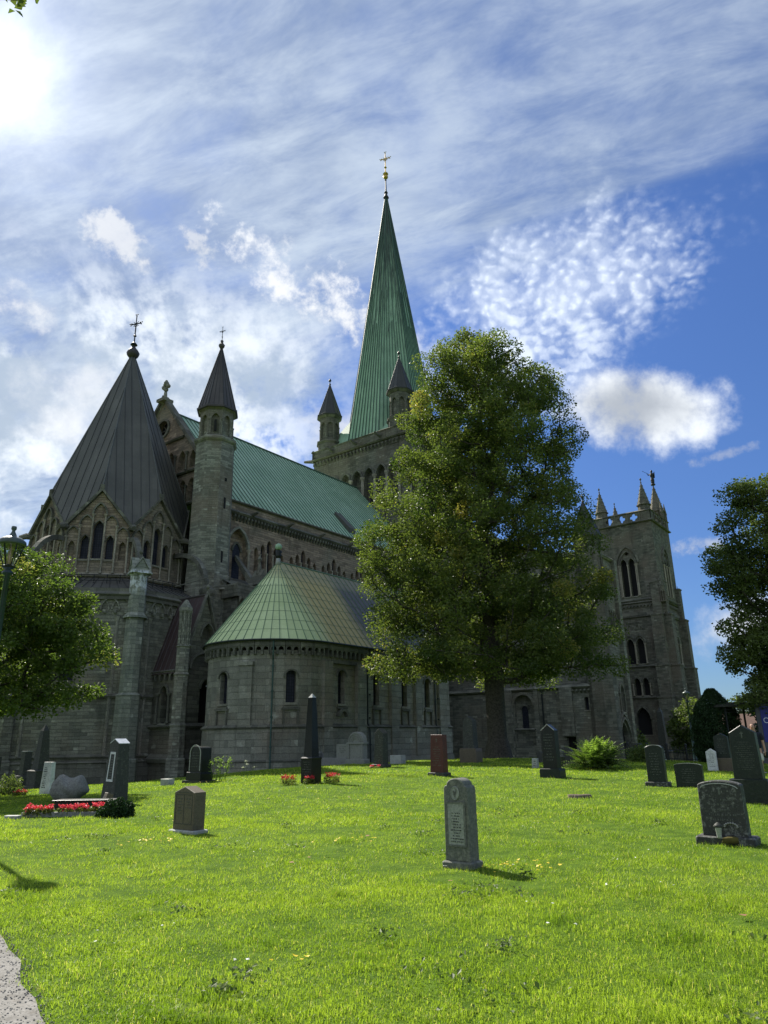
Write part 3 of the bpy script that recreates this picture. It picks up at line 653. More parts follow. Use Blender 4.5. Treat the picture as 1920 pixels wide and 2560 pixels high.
for k in (1, 0, 7):     # corner piers with gabled caps, and the flying arches behind them
    ca = -R(133+45*k-22.5); px_, py_ = OC[0]+10.65*math.cos(ca), OC[1]+10.65*math.sin(ca); mb = MB()
    mb.ng(px_, py_, [(1.05, -4), (1.05, .5), (.92, .62), (.86, 4.7), (.9, 4.85), (.70, 5.0), (.66, 10.4)], 8, ca)
    mb.ng(px_, py_, [(.9, 10.35), (.84, 10.5), (.64, 10.75), (.62, 13.5), (.7, 13.55), (.7, 13.7)], 8, ca)
    for s_ in (0, 1):
        fr = Fr((px_, py_, 0), (math.cos(ca+s_*PI/2), math.sin(ca+s_*PI/2)), (-math.sin(ca+s_*PI/2), math.cos(ca+s_*PI/2)))
        mb.loft([[fr.p(-.66, 13.68, q), fr.p(.66, 13.68, q), fr.p(0, 14.8, q)] for q in (-.6, .6)])
        mould(mb, fr, [(-.74, 13.62), (0, 14.85), (.74, 13.62)], .09, 1.34, -.67)
    o = cb(mb, 'corner_pier', [M['stone_lime']] if k == 0 else [M['stone']], label='pier streaked white with lime near its cap' if k == 0 else None)
    finial(px_, py_, 14.85, .8, 'bud', o, matn='trim')
    mb = MB()
    for s_ in (-1, 1):
        tx, ty = -math.sin(ca)*s_, math.cos(ca)*s_; mb.ng(px_+tx*1.15-math.cos(ca)*.45, py_+ty*1.15-math.sin(ca)*.45, [(.2, 4.95), (.13, 5.1), (.13, 10.1), (.24, 10.5)], 8)
        mb.ng(px_+tx*1.2-math.cos(ca)*.45, py_+ty*1.2-math.sin(ca)*.45, [(.2, .8), (.14, .95), (.14, 4.5), (.2, 4.7)], 8)
    cb(mb, 'corner_shaft', [M['stone_apse']], o)
    fl = MB(); pts = []
    if k == 7: ca = math.atan2(-5.3, -.8)
    for i in range(11):
        t_ = i/10; rr_ = 6.9+3.5*math.sin(t_*PI/2)
        if k == 7: q_ = 5.4*math.sin(t_*PI/2); pts.append((37.0+q_*math.cos(ca), 50.3+q_*math.sin(ca), 13.2+3.7*math.cos(t_*PI/2)))
        else: pts.append((OC[0]+rr_*math.cos(ca), OC[1]+rr_*math.sin(ca), 13.4+3.8*math.cos(t_*PI/2)))
    tn = Vector((-math.sin(ca), math.cos(ca), 0)); rd = Vector((math.cos(ca), math.sin(ca), 0))
    fl.loft([[tuple(Vector(p)+tn*s1*.2+(rd*math.sin(i/10*PI/2)+Vector((0, 0, math.cos(i/10*PI/2))))*o1) for s1, o1 in ((-1, -.18), (1, -.18), (1, .2), (-1, .2))] for i, p in enumerate(pts)])
    cb(fl, 'flying_buttress', [M['trim']])
mb = MB(); mb.ng(36.15, 44.7, [(.6, -4), (.55, 12.6), (.66, 12.8), (.66, 13.1), (.3, 13.5)], 8, R(22.5)); mb.tube([(36.15, 44.7, 13.3), (38.6, 44.3, 13.9), (40.5, 44.2, 13.6)], .05, 5); mb.tube([(33.6, 45.4, 13.1), (36.1, 44.8, 14.1), (36.1, 44.8, 13.2)], .04, 5); cb(mb, 'buttress_pier', [M['stone_tower']])
# ---- chapel between octagon and apse
chp = MB(); frE = Fr((32.8, 0, 0), (0, -1), (-1, 0)); frN = Fr((0, 42.8, 0), (1, 0), (0, -1))
wE = arch(-44.6, 2.9, .75, 5.0, .75, 6); wN = arch(35.0, 2.9, 1.0, 5.3, .75, 6)
panel(chp, frE, [(-47.5, -4), (-42.8, -4), (-42.8, 6.5), (-47.5, 6.5)], [wE], .5)
bl1 = arch(34.85, 8.3, 1.15, 9.1, 1.0, 6)
panel(chp, frN, [(32.8, -4), (36.4, -4), (36.4, 6.5), (34.6, 12.2), (32.8, 6.5)], [wN, bl1], .45)
chp.box(36.0, 36.38, 42.85, 47.5, -4, 6.5)
cho = cb(chp, 'chapel_wall', [M['stone_tower']])
window(cho, frE, wE, .5, (.16, .14)); window(cho, frN, wN, .45, (.16, .14), glass='darkvoid', name='doorway')
ct = MB(); strng(ct, frE, -47, -42.8, 2.7, .25, .25); strng(ct, frN, 32.8, 36.4, 2.7, .25, .25); strng(ct, frE, -47, -42.8, .5, .5, .3); strng(ct, frN, 32.8, 36.4, .5, .5, .3)
mould(ct, frN, archpath(34.6, 2.2, 6.7, .5, 8), .14, .16); mould(ct, frN, bl1[1:-1], .12, .14); mould(ct, frN, [(32.6, 6.3), (34.6, 12.3), (36.6, 6.3)], .22, .3, -.06)
scallop(ct, frE, -46.8, -43.3, 5.9, 6.5, 6, .22, .6); strng(ct, frE, -47, -43, 6.55, .2, .3)
colon(ct, frE, -45.3, 2.9, 5.0, .09, .12); colon(ct, frE, -43.95, 2.9, 5.0, .09, .12)
cb(ct, 'chapel_moulding', [M['trim']], cho)
mb = MB(); mb.add([(32.55, 42.75, 6.35), (32.55, 49, 6.35), (34.6, 49, 12.25), (34.6, 42.75, 12.25), (36.65, 42.75, 6.35), (36.65, 49, 6.35)], [(0, 1, 2, 3), (3, 2, 5, 4)])
mb.cur = 1
for i in range(1, 11):
    y = 43+i*.55
    for s_ in (-1, 1): mb.tube([(34.6+s_*2.06, y, 6.37), (34.6, y, 12.28)], .025, 4)
mb.tube([(34.6, 42.7, 12.28), (34.6, 49, 12.28)], .09, 6)
cb(mb, 'chapel_roof', [M['roof_red'], M['lead_brown']])
mb = MB()
mb.ng(32.75, 42.75, [(.68, -4), (.68, .5), (.58, .6), (.56, 2.6), (.62, 2.75), (.5, 2.9), (.5, 6.1), (.58, 6.2), (.48, 6.35), (.46, 8.1), (.56, 8.2), (.36, 8.3), (.34, 10.5), (.5, 10.75), (.5, 11.0), (.3, 11.3), (.1, 11.6)], 8, R(22.5))
for k in range(8):
    a = R(45*k); mb.ng(32.75+.38*math.cos(a), 42.75+.38*math.sin(a), [(.08, 8.3), (.06, 8.4), (.06, 9.3), (.09, 9.35), (.06, 9.4), (.06, 10.4), (.1, 10.7)], 6)
cb(mb, 'chapel_pinnacle', [M['stone_turret']]); finial(34.6, 42.7, 12.3, .8, 'bud', cath.children[-1], matn='trim')
# small floodlight by the chapel
mb = MB(); mb.tube([(34.9, 42.6, 5.5), (34.9, 41.6, 5.6)], .04, 6); mb.add([(35.15, 41.5, 5.35), (34.75, 41.5, 5.35), (34.75, 41.9, 5.35), (35.15, 41.9, 5.35), (34.85, 41.75, 6.0)], [(0, 1, 2, 3), (0, 1, 4), (1, 2, 4), (2, 3, 4), (3, 0, 4)]); cb(mb, 'floodlight', [M['white']])

# ---- round apse (chapter house)
AC = (36.62, 37.3); ARW = 4.62
ap_ = MB(); at_ = MB(); awin = []; nst = 11.8; hs = ARW*math.tan(R(nst/2))
def afr(ang, r_): return facefr(AC[0], AC[1], r_, ang)
WF = {0: 0, 5: 1}   # facets with a window
for k in range(8):
    ang = 180-nst*k
    for sgn in ((1,) if k == 0 else (1, -1)):
        an = 180+(ang-180)*sgn; fr = afr(an, ARW); hl = []
        if k in WF and sgn == 1: hl = [arch(0, 3.95, .68, 5.72, .5, 8)]
        pil = k == 2 and sgn == 1
        panel(ap_, fr, [(-hs, 2.4), (hs, 2.4), (hs, 7.3), (-hs, 7.3)], hl, .38)
        fr2 = afr(an, ARW+.16); h2 = (ARW+.16)*math.tan(R(nst/2))
        nch = [[(-.42, 2.6), (.42, 2.6), (.42, 3.45), (-.42, 3.45)]]
        fbox(ap_, fr2, -h2, h2, -4, 2.42, -.2, 0); fr3 = afr(an, ARW+.26); h3 = (ARW+.26)*math.tan(R(nst/2)); fbox(ap_, fr3, -h3, h3, -4, .35, -.3, 0)
        strng(at_, fr2, -h2, h2, 2.45, .2, .12); strng(at_, fr3, -h3, h3, .38, .12, .06)
        if hl:
            awin.append((fr, hl[0])); mould(at_, fr, archpath(0, .86, 5.55, .5, 8), .1, .1); fbox(at_, fr, -.5, .5, 3.62, 3.72, 0, .14)
            fbox(at_, fr, -.52, -.42, 2.5, 3.62, 0, .14); fbox(at_, fr, .42, .52, 2.5, 3.62, 0, .14); fbox(at_, fr, -.6, .6, 3.5, 3.62, 0, .17)
        if pil: fbox(ap_, fr, -.5, .38, 2.4, 6.3, -.1, .24); fbox(ap_, fr, -.56, .44, 6.3, 6.55, -.1, .32)
        scallop(at_, fr, -hs, hs, 7.0, 7.62, 2, .26, .5, .3)
        fbox(at_, fr, -hs*1.03, hs*1.03, 7.55, 8.0, -.3, .30)
# straight north and south walls
frAN = Fr((0, AC[1]-ARW, 0), (1, 0), (0, -1)); frAS = Fr((0, AC[1]+ARW, 0), (-1, 0), (0, 1))
wx = [38.5, 42.45, 46.0, 49.15]; hN = [arch(x, 3.95, .72, 5.9, .5, 8) for x in wx]
panel(ap_, frAN, [(AC[0]-.5, 2.4), (52.5, 2.4), (52.5, 7.3), (AC[0]-.5, 7.3)], hN, .38)
fbox(ap_, frAN, AC[0]-.5, 52.5, -4, 2.42, -.2, .16); fbox(ap_, frAN, AC[0]-.5, 52.5, -4, .35, -.2, .26); strng(at_, frAN, AC[0]-.4, 52.5, 2.45, .2, .28)
for x0, x1 in ((36.5, 37.35), (40.0, 41.0), (44.0, 44.9), (47.2, 48.0), (50.6, 51.7)): fbox(ap_, frAN, x0, x1, .3, 6.75, -.1, .26)
fbox(at_, frAN, 37.35, 40.0, 6.6, 6.8, 0, .2)
scallop(at_, frAN, AC[0]+.2, 52.5, 7.0, 7.62, 32, .26, .5, .3); fbox(at_, frAN, AC[0]-.2, 52.7, 7.55, 8.0, -.3, .30)
panel(ap_, frAS, [(-52.5, -4), (-AC[0]+.5, -4), (-AC[0]+.5, 7.9), (-52.5, 7.9)])
ap_.box(52.1, 52.48, AC[1]-ARW+.05, AC[1]+ARW-.05, -4, 7.9)
for x in wx:
    mould(at_, frAN, archpath(x, .92, 5.75, .5, 8), .1, .1); fbox(at_, frAN, x-.5, x+.5, 3.6, 3.72, 0, .2)
    if x > 39: fbox(at_, frAN, x-.5, x-.38, 2.5, 3.6, 0, .14); fbox(at_, frAN, x+.38, x+.5, 2.5, 3.6, 0, .14)
    else: mould(at_, frAN, archpath(x, .7, 3.1, .5, 8), .2, .3)
apo = cb(ap_, 'apse_wall', [M['stone_apse']]); cb(at_, 'arched_corbel_table', [M['trim']], apo)
for fr, q in awin+[(frAN, q) for q in hN]: window(apo, fr, q, .38)
# apse roof: half cone running into a saddle roof
rf = MB(); ER, EZ, AZ_ = 5.02, 7.98, 14.35; apx = Vector((AC[0], AC[1], AZ_)); NR = 26
ringp = [Vector((AC[0]+ER*math.cos(R(90+180*i/NR)), AC[1]+ER*math.sin(R(90+180*i/NR)), EZ)) for i in range(NR+1)]
for i in range(NR): rf.add([apx, ringp[i], ringp[i+1]], [(0, 1, 2)])
WX = 54.0
rf.add([apx, ringp[-1], (WX, AC[1]-ER, EZ), (WX, AC[1], AZ_)], [(0, 1, 2, 3)]); rf.add([apx, ringp[0], (WX, AC[1]+ER, EZ), (WX, AC[1], AZ_)], [(0, 1, 2, 3)])
rf.add([(WX, AC[1]-ER, EZ), (WX, AC[1]+ER, EZ), (WX, AC[1], AZ_)], [(0, 1, 2)])
rf.cur = 1
def rib(mb, a, b, nrm, wd=.035, hg=.035):
    a, b, nrm = Vector(a), Vector(b), Vector(nrm).normalized(); tn = (b-a).cross(nrm).normalized()
    mb.loft([[tuple(p+tn*s1*wd/2+nrm*o1) for s1, o1 in ((-1, -.02), (1, -.02), (1, hg), (-1, hg))] for p in (a, b)])
for i, p in enumerate(ringp):
    nrm = Vector((p.x-AC[0], p.y-AC[1], 4.0)); stp = .0 if i % 4 == 0 else (.12 if i % 2 == 0 else .30); rib(rf, p, p.lerp(apx, .985-stp), nrm)
for j in range(1, 9):
    t_ = j/9.0
    for i in range(NR):
        a, b = ringp[i].lerp(apx, t_), ringp[i+1].lerp(apx, t_); rib(rf, a, b, Vector((a.x-AC[0], a.y-AC[1], 4)), .018, .014)
    a = ringp[-1].lerp(apx, t_)
    for i in range(12): rib(rf, a+Vector((i*.62, 0, 0)), a+Vector(((i+1)*.62, 0, .0)), (0, -1, .8), .018, .014)
for i in range(1, 28):
    x = AC[0]+i*.62; rib(rf, (x, AC[1]-ER, EZ), (x, AC[1], AZ_), (0, -1, .8), .03, .035)
rf.tube([apx, (WX, AC[1], AZ_)], .07, 6)
rf.cur = 2; rf.tube([tuple(p*1.0+Vector((p.x-AC[0], p.y-AC[1], 0)).normalized()*.05+Vector((0, 0, -.06))) for p in ringp]+[(WX, AC[1]-ER-.05, EZ-.06)], .07, 6)
rfo = cb(rf, 'apse_roof', [M['copper_apse'], M['seam_pale'], M['pipe']])
mb = MB(); mb.ng(AC[0], AC[1], [(.24, 14.1), (.17, 14.4), (.15, 14.65)], 8); mb.cur = 1; mb.ng(AC[0], AC[1], [(.16, 14.6), (.26, 14.85), (.2, 14.95), (.3, 15.1), (.15, 15.25)], 7); mb.cur = 2
mb.ng(AC[0], AC[1], [(.27*math.sin(PI*k/8), 15.5-.26*math.cos(PI*k/8)) for k in range(9)], 14); cb(mb, 'ball_finial', [M['g_pale'], M['iron'], M['copper']], rfo, True)
for pts, mt in (([afr(136, ARW+.36).p(0, z) for z in (7.9, 6.9)]+[afr(136, ARW+.12).p(0, 6.6)]+[afr(136, ARW+.12).p(0, 2.7), afr(136, ARW+.3).p(0, 2.3), afr(136, ARW+.36).p(0, -1)], 'pipe_green'),
                ([(41.3, AC[1]-ARW-.34, 7.9), (41.3, AC[1]-ARW-.1, 6.8), (41.3, AC[1]-ARW-.1, 2.7), (41.3, AC[1]-ARW-.3, 2.2), (41.3, AC[1]-ARW-.34, -1)], 'pipe'),
                ([(50.2, AC[1]-ARW-.34, 7.9), (50.2, AC[1]-ARW-.1, 6.8), (50.2, AC[1]-ARW-.1, 2.7), (50.2, AC[1]-ARW-.34, -1)], 'pipe')):
    mb = MB(); mb.tube(pts, .055, 7)
    for z in (6.2, 4.6, 3.0, 1.2): mb.ng(pts[3][0] if z > 2.5 else pts[-1][0], pts[3][1] if z > 2.5 else pts[-1][1], [(.085, z), (.085, z+.1)], 7)
    cb(mb, 'downpipe', [M[mt]])

# ---- choir
frCN = Fr((0, 47.0, 0), (1, 0), (0, -1)); ch = MB(); cd = MB()
big = arch(41.0, 14.4, 2.25, 18.0, .84, 8); bw_ = arch(41.25, 14.9, .85, 17.75, 1.0, 6)
holes = [big]; wn = []
for g in range(6):
    gc = 44.95+4.6*g
    for j, zt in ((-2, 18.5), (-1, 18.92), (0, 19.45), (1, 18.9), (2, 18.45)):
        wd = .52 if j else .6; holes.append(arch(gc+.82*j, 15.0 if j in (0,) else 15.6, wd, zt-arch_h(wd, 1.2), 1.2, 5))
panel(ch, frCN, [(39.5, 0), (70.6, 0), (70.6, 21.4), (39.5, 21.4)], holes, .4)
ch.box(39.5, 70.5, 47.45, 47.6, 0, 21.3); ch.box(39.9, 70.5, 67.0, 67.4, 0, 22.0); ch.box(39.6, 70.55, 47.02, 47.4, 21.4, 22.15)
cho_ = cb(ch, 'choir_wall', [M['stone_warm']])
window(cho_, Fr((0, 47.4, 0), (1, 0), (0, -1)), bw_, .0, (.16, .12), d=.03)
for g in range(6):
    for j in (-1, 0, 1):
        window(cho_, frCN, holes[1+g*5+j+2], .4)
mould(cd, frCN, big[1:-1], .22, .26); cb(cd, 'niche_moulding', [M['stone_apse']], cho_)
for g in range(6):
    gc = 44.95+4.6*g
    for j, zt in ((-1.5, 17.9), (-.5, 18.1), (.5, 18.1), (1.5, 17.9)): mb = MB(); colon(mb, frCN, gc+.82*j, 15.0, zt, .07, .1); cb(mb, 'wall_shaft', [M['shaft']], cho_)
mb = MB(); colon(mb, frCN, 42.3, 15, 18.0, .12, .14); cb(mb, 'wall_shaft', [M['shaft']], cho_)
cc = MB(); corbels(cc, frCN, 40.2, 70.5, 20.95, 75, .17, .55, .34); cc.cur = 0
strng(cc, frCN, 39.6, 70.6, 21.15, .35, .42); strng(cc, frCN, 39.6, 70.6, 22.2, .2, .25)
cb(cc, 'corbel_table', [M['trim']], cho_)
for g in range(6):
    x = 42.4+4.6*g; mb = MB(); mb.tube([(x, 47.0, 21.25), (x, 46.5, 21.3), (x, 45.95, 21.42)], [.2, .17, .09], 6); cb(mb, 'gargoyle', [M['trim']], cho_)
mb = MB(); mb.add([(39.6, 46.95, 22.15), (70.6, 46.95, 22.15), (70.6, 57.2, 34.05), (39.6, 57.2, 34.05), (39.6, 67.5, 22.15), (70.6, 67.5, 22.15)], [(0, 1, 2, 3), (3, 2, 5, 4)])
mb.cur = 1; sn = Vector((0, -11.9, 10.25)).normalized()
for i in range(1, 54):
    x = 39.6+i*.58; j0 = random.choice((0, 0, .12, .2)); rib(mb, (x, 46.95, 22.15), (x, 57.2, 34.05), sn, .045, .06)
mb.tube([(39.4, 57.2, 34.1), (70.6, 57.2, 34.1)], .12, 6)
cro = cb(mb, 'choir_roof', [M['copper'], M['seam_green']])
mb = MB(); p0 = Vector((57.6, 47.9, 23.3)); mb.loft([[tuple(p0+Vector((a, b, c))) for a, b, c in ((0, 0, -.1), (1.1, 0, -.1), (1.1, -.1, .5), (0, -.1, .5))], [tuple(p0+Vector((a, b, c))) for a, b, c in ((0, 2.2, 2.3), (1.1, 2.2, 2.3), (1.1, 2.0, 2.75), (0, 2.0, 2.75))]]); cb(mb, 'roof_hatch', [M['lead']], cro)
# aisle below, with its gabled pinnacle and flying arch
al = MB(); al.box(38.8, 70, 44.1, 46.98, -3, 13.5); al.box(38.5, 44, 43.8, 46.9, 12.9, 14.0); al.add([(38.6, 43.9, 13.6), (70, 43.9, 13.6), (70, 47, 15.2), (38.6, 47, 15.2)], [(0, 1, 2, 3)])
corbels(al, Fr((0, 43.8, 0), (1, 0), (0, -1)), 38.6, 44, 12.9, 12, .2, .5, .3)
alo = cb(al, 'choir_aisle_wall', [M['stone_tower']])
for x in (41.2, 47.0, 52.8):
    mb = MB(); fr = Fr((x, 44.2, 0), (1, 0), (0, -1)); mb.box(x-.55, x+.55, 43.7, 44.7, 10, 14.2)
    mb.loft([[fr.p(-.75, 14.15, q), fr.p(.75, 14.15, q), fr.p(0, 15.6, q)] for q in (-.6, .6)]); mb.ng(x, 44.2, [(.3, 15.2), (.2, 15.6), (.1, 16.3), (.2, 16.5), (.03, 16.9)], 8)
    for s_ in (-.5, .5): colon(mb, fr, s_, 12.2, 14.1, .08, .6)
    mb.loft([[(x+s1*.2, 44.6+t_*2.6, 14.3+t_*2.9+o1) for s1, o1 in ((-1, -.25-.5*(1-t_)), (1, -.25-.5*(1-t_)), (1, .15), (-1, .15))] for t_ in (0, .25, .5, .75, 1)])
    cb(mb, 'gabled_buttress', [M['trim']])
mb = MB(); mb.tube([(39.75, 46.8, 22), (39.75, 46.8, 14)], .07, 6); cb(mb, 'downpipe', [M['pipe_red']])
# east gable of the choir
frG = Fr((39.4, 0, 0), (0, -1), (-1, 0)); gb = MB(); gd = MB()
cir = [(-57.0+1.05*math.cos(2*PI*i/20), 31.75+1.05*math.sin(2*PI*i/20)) for i in range(20)]
gn = [arch(-57.2+1.75*j, 26.5, 1.05, 28.1-.25*abs(j), 1.1, 5) for j in (-3, -2, -1, 0, 1, 2, 3)]
gg = [arch(-57.2+1.3*j, 23.0, .95, 24.6, 1.0, 5) for j in range(-6, 7)]
panel(gb, frG, [(-67.2, 0), (-47.2, 0), (-47.2, 22.6), (-57.2, 35.0), (-67.2, 22.6)], [cir]+gn+gg, .6)
gbo = cb(gb, 'choir_gable', [M['stone_warm']])
mould(gd, frG, cir+[cir[0]], .2, .18); gd.cur = 0
for k in range(8):
    a = PI*k/4; gd.tube([frG.p(-57.0, 31.75, -.4), frG.p(-57.0+1.0*math.cos(a), 31.75+1.0*math.sin(a), -.4)], .06, 5)
for z in (30.0, 26.1, 22.8): strng(gd, frG, -57.2-(34.6-z)*.8, -57.2+(34.6-z)*.8, z, .28, .3)
mould(gd, frG, [(-67.5, 22.2), (-57.2, 35.1), (-46.9, 22.2)], .42, .75, -.4)
for j in range(-4, 4): colon(gd, frG, -57.2+1.75*(j+.5), 26.3, 28.2, .1, .12)
for j in range(-6, 6): colon(gd, frG, -57.2+1.3*(j+.5), 23.0, 24.7, .09, .14)
cb(gd, 'gable_moulding', [M['trim']], gbo)
mb = MB(); fr = frG; n = len(cir); mb.add([fr.p(a, z, -.55) for a, z in cir], [tuple(range(n))]); cb(mb, 'rose_window', [M['glass']], gbo)
for q in gg[6:]: mb = MB(); mb.add([fr.p(a, z, -.55) for a, z in q], [tuple(range(len(q)))]); cb(mb, 'gallery_window', [M['glass']], gbo)
mb = MB(); cxx, cyy = 39.3, 57.1
mb.box(cxx-.6, cxx+.6, cyy-.6, cyy+.6, 34.7, 35.0); mb.ng(cxx, cyy, [(.35, 35), (.2, 35.4), (.16, 35.9)], 8)
for a, z, r_ in ((0, 36.2, .26), (-.36, 36.5, .24), (.36, 36.5, .24), (0, 36.9, .28), (-.2, 36.75, .2), (.22, 36.75, .2), (0, 37.15, .15)): mb.ng(cxx, cyy+a, [(r_*math.sin(PI*k/6), z-r_*math.cos(PI*k/6)) for k in range(7)], 9)
cb(mb, 'gable_cross', [M['stone_turret']], gbo)
# stair turrets at the choir corners
def stair_turret(cx, cy, fin=True):
    mb = MB(); mb.ng(cx, cy, [(1.95, 0), (1.9, 14), (1.82, 16), (1.74, 27.0)], 8, R(22.5))
    mb.ng(cx, cy, [(1.78, 26.95), (1.98, 27.15), (1.98, 27.35), (1.6, 27.6)], 8, R(22.5))
    octa_belfry(mb, cx, cy, 1.55, 27.5, 30.1, 0, .62, .9); mb.ng(cx, cy, [(1.55, 30.08), (1.8, 30.22), (1.8, 30.4)], 8, R(22.5))
    for i in (3, 5): 
        fr = facefr(cx, cy, 1.16, 180-45*(i-4)); fbox(mb, fr, -.09, .09, 27.9, 29.0, 0, .04)
    o = cb(mb, 'stair_turret', [M['stone_turret']])
    for (an, z0, z1) in ((90, 20.8, 21.8), (90, 23.3, 23.6), (112, 16.0, 17.0), (135, 28.0, 29.1), (45, 28.0, 29.1), (90, 11, 12)):
        mb = MB(); fr = facefr(cx, cy, (1.8 if z0 < 27 else 1.46)*math.cos(PI/8)+.03, round(an/45)*45); fbox(mb, fr, -.1, .1, z0, z1, -.2, .0); cb(mb, 'slit_window', [M['darkvoid']], o)
    cone_roof(cx, cy, 1.78, 30.45, 37.3, 'turret_roof', 'lead_brown', 'seam_dark', 8, 0, o, fan=2, sw=.07)
    mb = MB(); mb.ng(cx, cy, [(.1, 37.0), (.26, 37.25), (.3, 37.45), (.14, 37.65), (.1, 37.9)], 8); cb(mb, 'apex_cap', [M['lead_brown']], o); 
    if fin: finial(cx, cy, 37.8, 1.6, 'cross', o, PI/2+.3)
stair_turret(38.45, 47.6); stair_turret(38.45, 66.4, False)

# ---- crossing tower and spire
TC = (78.6, 57.2); TH = 8.0; tw = MB(); td = MB(); tg = []
for an in (180, 90, 270, 0):
    fr = facefr(*TC, TH, an); hl = [arch(2.05*j+.05, 30.5, 1.5, 35.3, .9, 6) for j in (-3, -2, -1, 0, 1, 2, 3)] if an in (180, 90) else []
    panel(tw, fr, [(-TH, 0), (TH, 0), (TH, 40.2), (-TH, 40.2)], hl, .7)
    for j, q in enumerate(hl):
        mould(td, fr, q[1:-1], .26, .2)
        if j % 2 == 0: tg.append((fr, arch(q[0][0]+.75, 30.6, .7, 33.6, .5, 5)))
        for s_ in (-1, 1): (setattr(td, 'cur', 2), colon(td, fr, q[0][0]+.75+s_*.98, 30.5, 35.3, .16, .16), setattr(td, 'cur', 0))
    corbels(td, fr, -TH, TH, 39.6, 26, .22, .6, .36)
    td.cur = 1; strng(td, fr, -TH-.3, TH+.3, 40.0, .35, .45); fbox(td, fr, -TH-.2, TH+.2, 40.15, 41.2, -.4, .2); strng(td, fr, -TH-.3, TH+.3, 41.3, .22, .35); td.cur = 0
two = cb(tw, 'crossing_tower_wall', [M['stone_tower']]); cb(td, 'tower_arcade', [M['trim'], M['stone_tower'], M['shaft']], two)
for fr, q in tg: window(two, fr, q, .0, (.1, .1), d=-.64)
for an in (180, 90):
    fr = facefr(*TC, TH, an)
    for a in (-4.2, 0, 4.2):
        mb = MB(); mb.tube([fr.p(a, 40.55, .1), fr.p(a, 40.6, .9), fr.p(a, 40.75, 1.5)], [.25, .2, .1], 6); mb.tube([fr.p(a, 40.7, .9), fr.p(a, 41.1, .8)], [.16, .07], 5); cb(mb, 'gargoyle', [M['trim']], two)
mb = MB(); q = facefr(*TC, TH, 180); mb.tube([q.p(-7.9, 39.9, .1), (TC[0]-TH-.3, TC[1]+TH+1.6, 40.2)], [.3, .18], 6); cb(mb, 'gargoyle', [M['trim']], two)
# octagonal copper spire with flared broaches
sp = MB(); SR = 7.1; SZ0, SZ1 = 41.2, 88.8; b8 = [(-22.5+45*i) for i in range(8)]
base = [Vector((TC[0]+SR*math.cos(R(a)), TC[1]+SR*math.sin(R(a)), SZ0+.8)) for a in b8]; top = Vector((TC[0], TC[1], SZ1))
sp.loft([[tuple(p) for p in base], [tuple(top+(p-top)*.012) for p in base]])
for i, (sx, sy) in enumerate(((1, 1), (-1, 1), (-1, -1), (1, -1))):
    cn = Vector((TC[0]+sx*7.3, TC[1]+sy*7.3, SZ0)); mid = sorted(base, key=lambda p: (p-cn).length)[:2]; hi = [m_.lerp(top, .1) for m_ in mid]
    sp.add([cn, mid[0]+Vector((0, 0, -.8)), mid[1]+Vector((0, 0, -.8)), (hi[0]+hi[1])/2, mid[0], mid[1]], [(0, 4, 3), (0, 3, 5), (0, 1, 4), (0, 5, 2)])
sp.cur = 1
for i in range(8):
    a, b = base[i], base[(i+1) % 8]; nrm = ((a+b)/2-Vector((TC[0], TC[1], SZ0))); nrm.z = 1.2
    rib(sp, a, top+(a-top)*.01, (a-Vector((TC[0], TC[1], a.z))), .12, .12)
    for k in range(1, 9): p = a.lerp(b, k/9); rib(sp, p, p.lerp(top, (.97, .55, .8, .42, .9, .42, .8, .55)[k-1]), nrm, .09, .10)
spo = cb(sp, 'spire', [M['copper_spire'], M['seam_green']])
mb = MB(); mb.ng(*TC, [(.35, 87.6), (.5, 87.9), (.3, 88.3), (.22, 88.7), (.34, 88.9), (.14, 89.3), (.1, 91.4), (.18, 91.5), (.08, 91.6), (.07, 93.4)], 8); cb(mb, 'spire_rod', [M['iron']], spo)
mb = MB(); mb.ng(*TC, [(.42*math.sin(PI*k/8), 92.2-.42*math.cos(PI*k/8)) for k in range(9)], 14); cb(mb, 'gilded_ball', [M['gold']], spo, True)
finial(TC[0], TC[1], 92.6, 4.8, 'cross', spo, R(108), 'gold')
for sx, sy in ((-1, 1), (-1, -1), (1, -1), (1, 1)):
    cx, cy = TC[0]+sx*6.5, TC[1]+sy*6.4; mb = MB()
    mb.ng(cx, cy, [(1.75, 39), (1.75, 42.4), (1.95, 42.6), (1.95, 42.8), (1.5, 43.0)], 8, R(22.5)); octa_belfry(mb, cx, cy, 1.5, 42.9, 46.6, 0, .66, .9); mb.ng(cx, cy, [(1.55, 46.55), (1.85, 46.8), (1.85, 47.0)], 8, R(22.5))
    o = cb(mb, 'tower_turret', [M['stone_tower']]); cone_roof(cx, cy, 1.8, 47.1, 52.6, 'turret_roof', 'slate', 'seam_dark', 8, 0, o, fan=1); finial(cx, cy, 52.4, 1.1, 'bud', o)

# ---- transept, seen below the tree
tr = MB(); tt = MB(); frTE = Fr((74.5, 0, 0), (0, -1), (-1, 0)); frTN = Fr((0, 27.2, 0), (1, 0), (0, -1))
bigA = arch(-36.75, .6, 2.3, 4.9, .5, 10); dwn = [arch(-29.45, 4.2, .45, 5.3, .5, 5), arch(-28.85, 4.2, .45, 5.3, .5, 5)]; dr_ = [(-32.0, -1.5), (-30.95, -1.5), (-30.95, 1.5), (-32.0, 1.5)]
panel(tr, frTE, [(-49, -5), (-27.2, -5), (-27.2, 6.5), (-49, 6.5)], [bigA, dr_]+dwn, .45)
up = [arch(-57+q, 12.5, 1.3, 15.5, .9, 6) for q in (12, 16.5, 21, 25.5)]
panel(tr, Fr((75.6, 0, 0), (0, -1), (-1, 0)), [(-49, 6.4), (-27.2, 6.4), (-27.2, 21.2), (-49, 21.2)], up, .5)
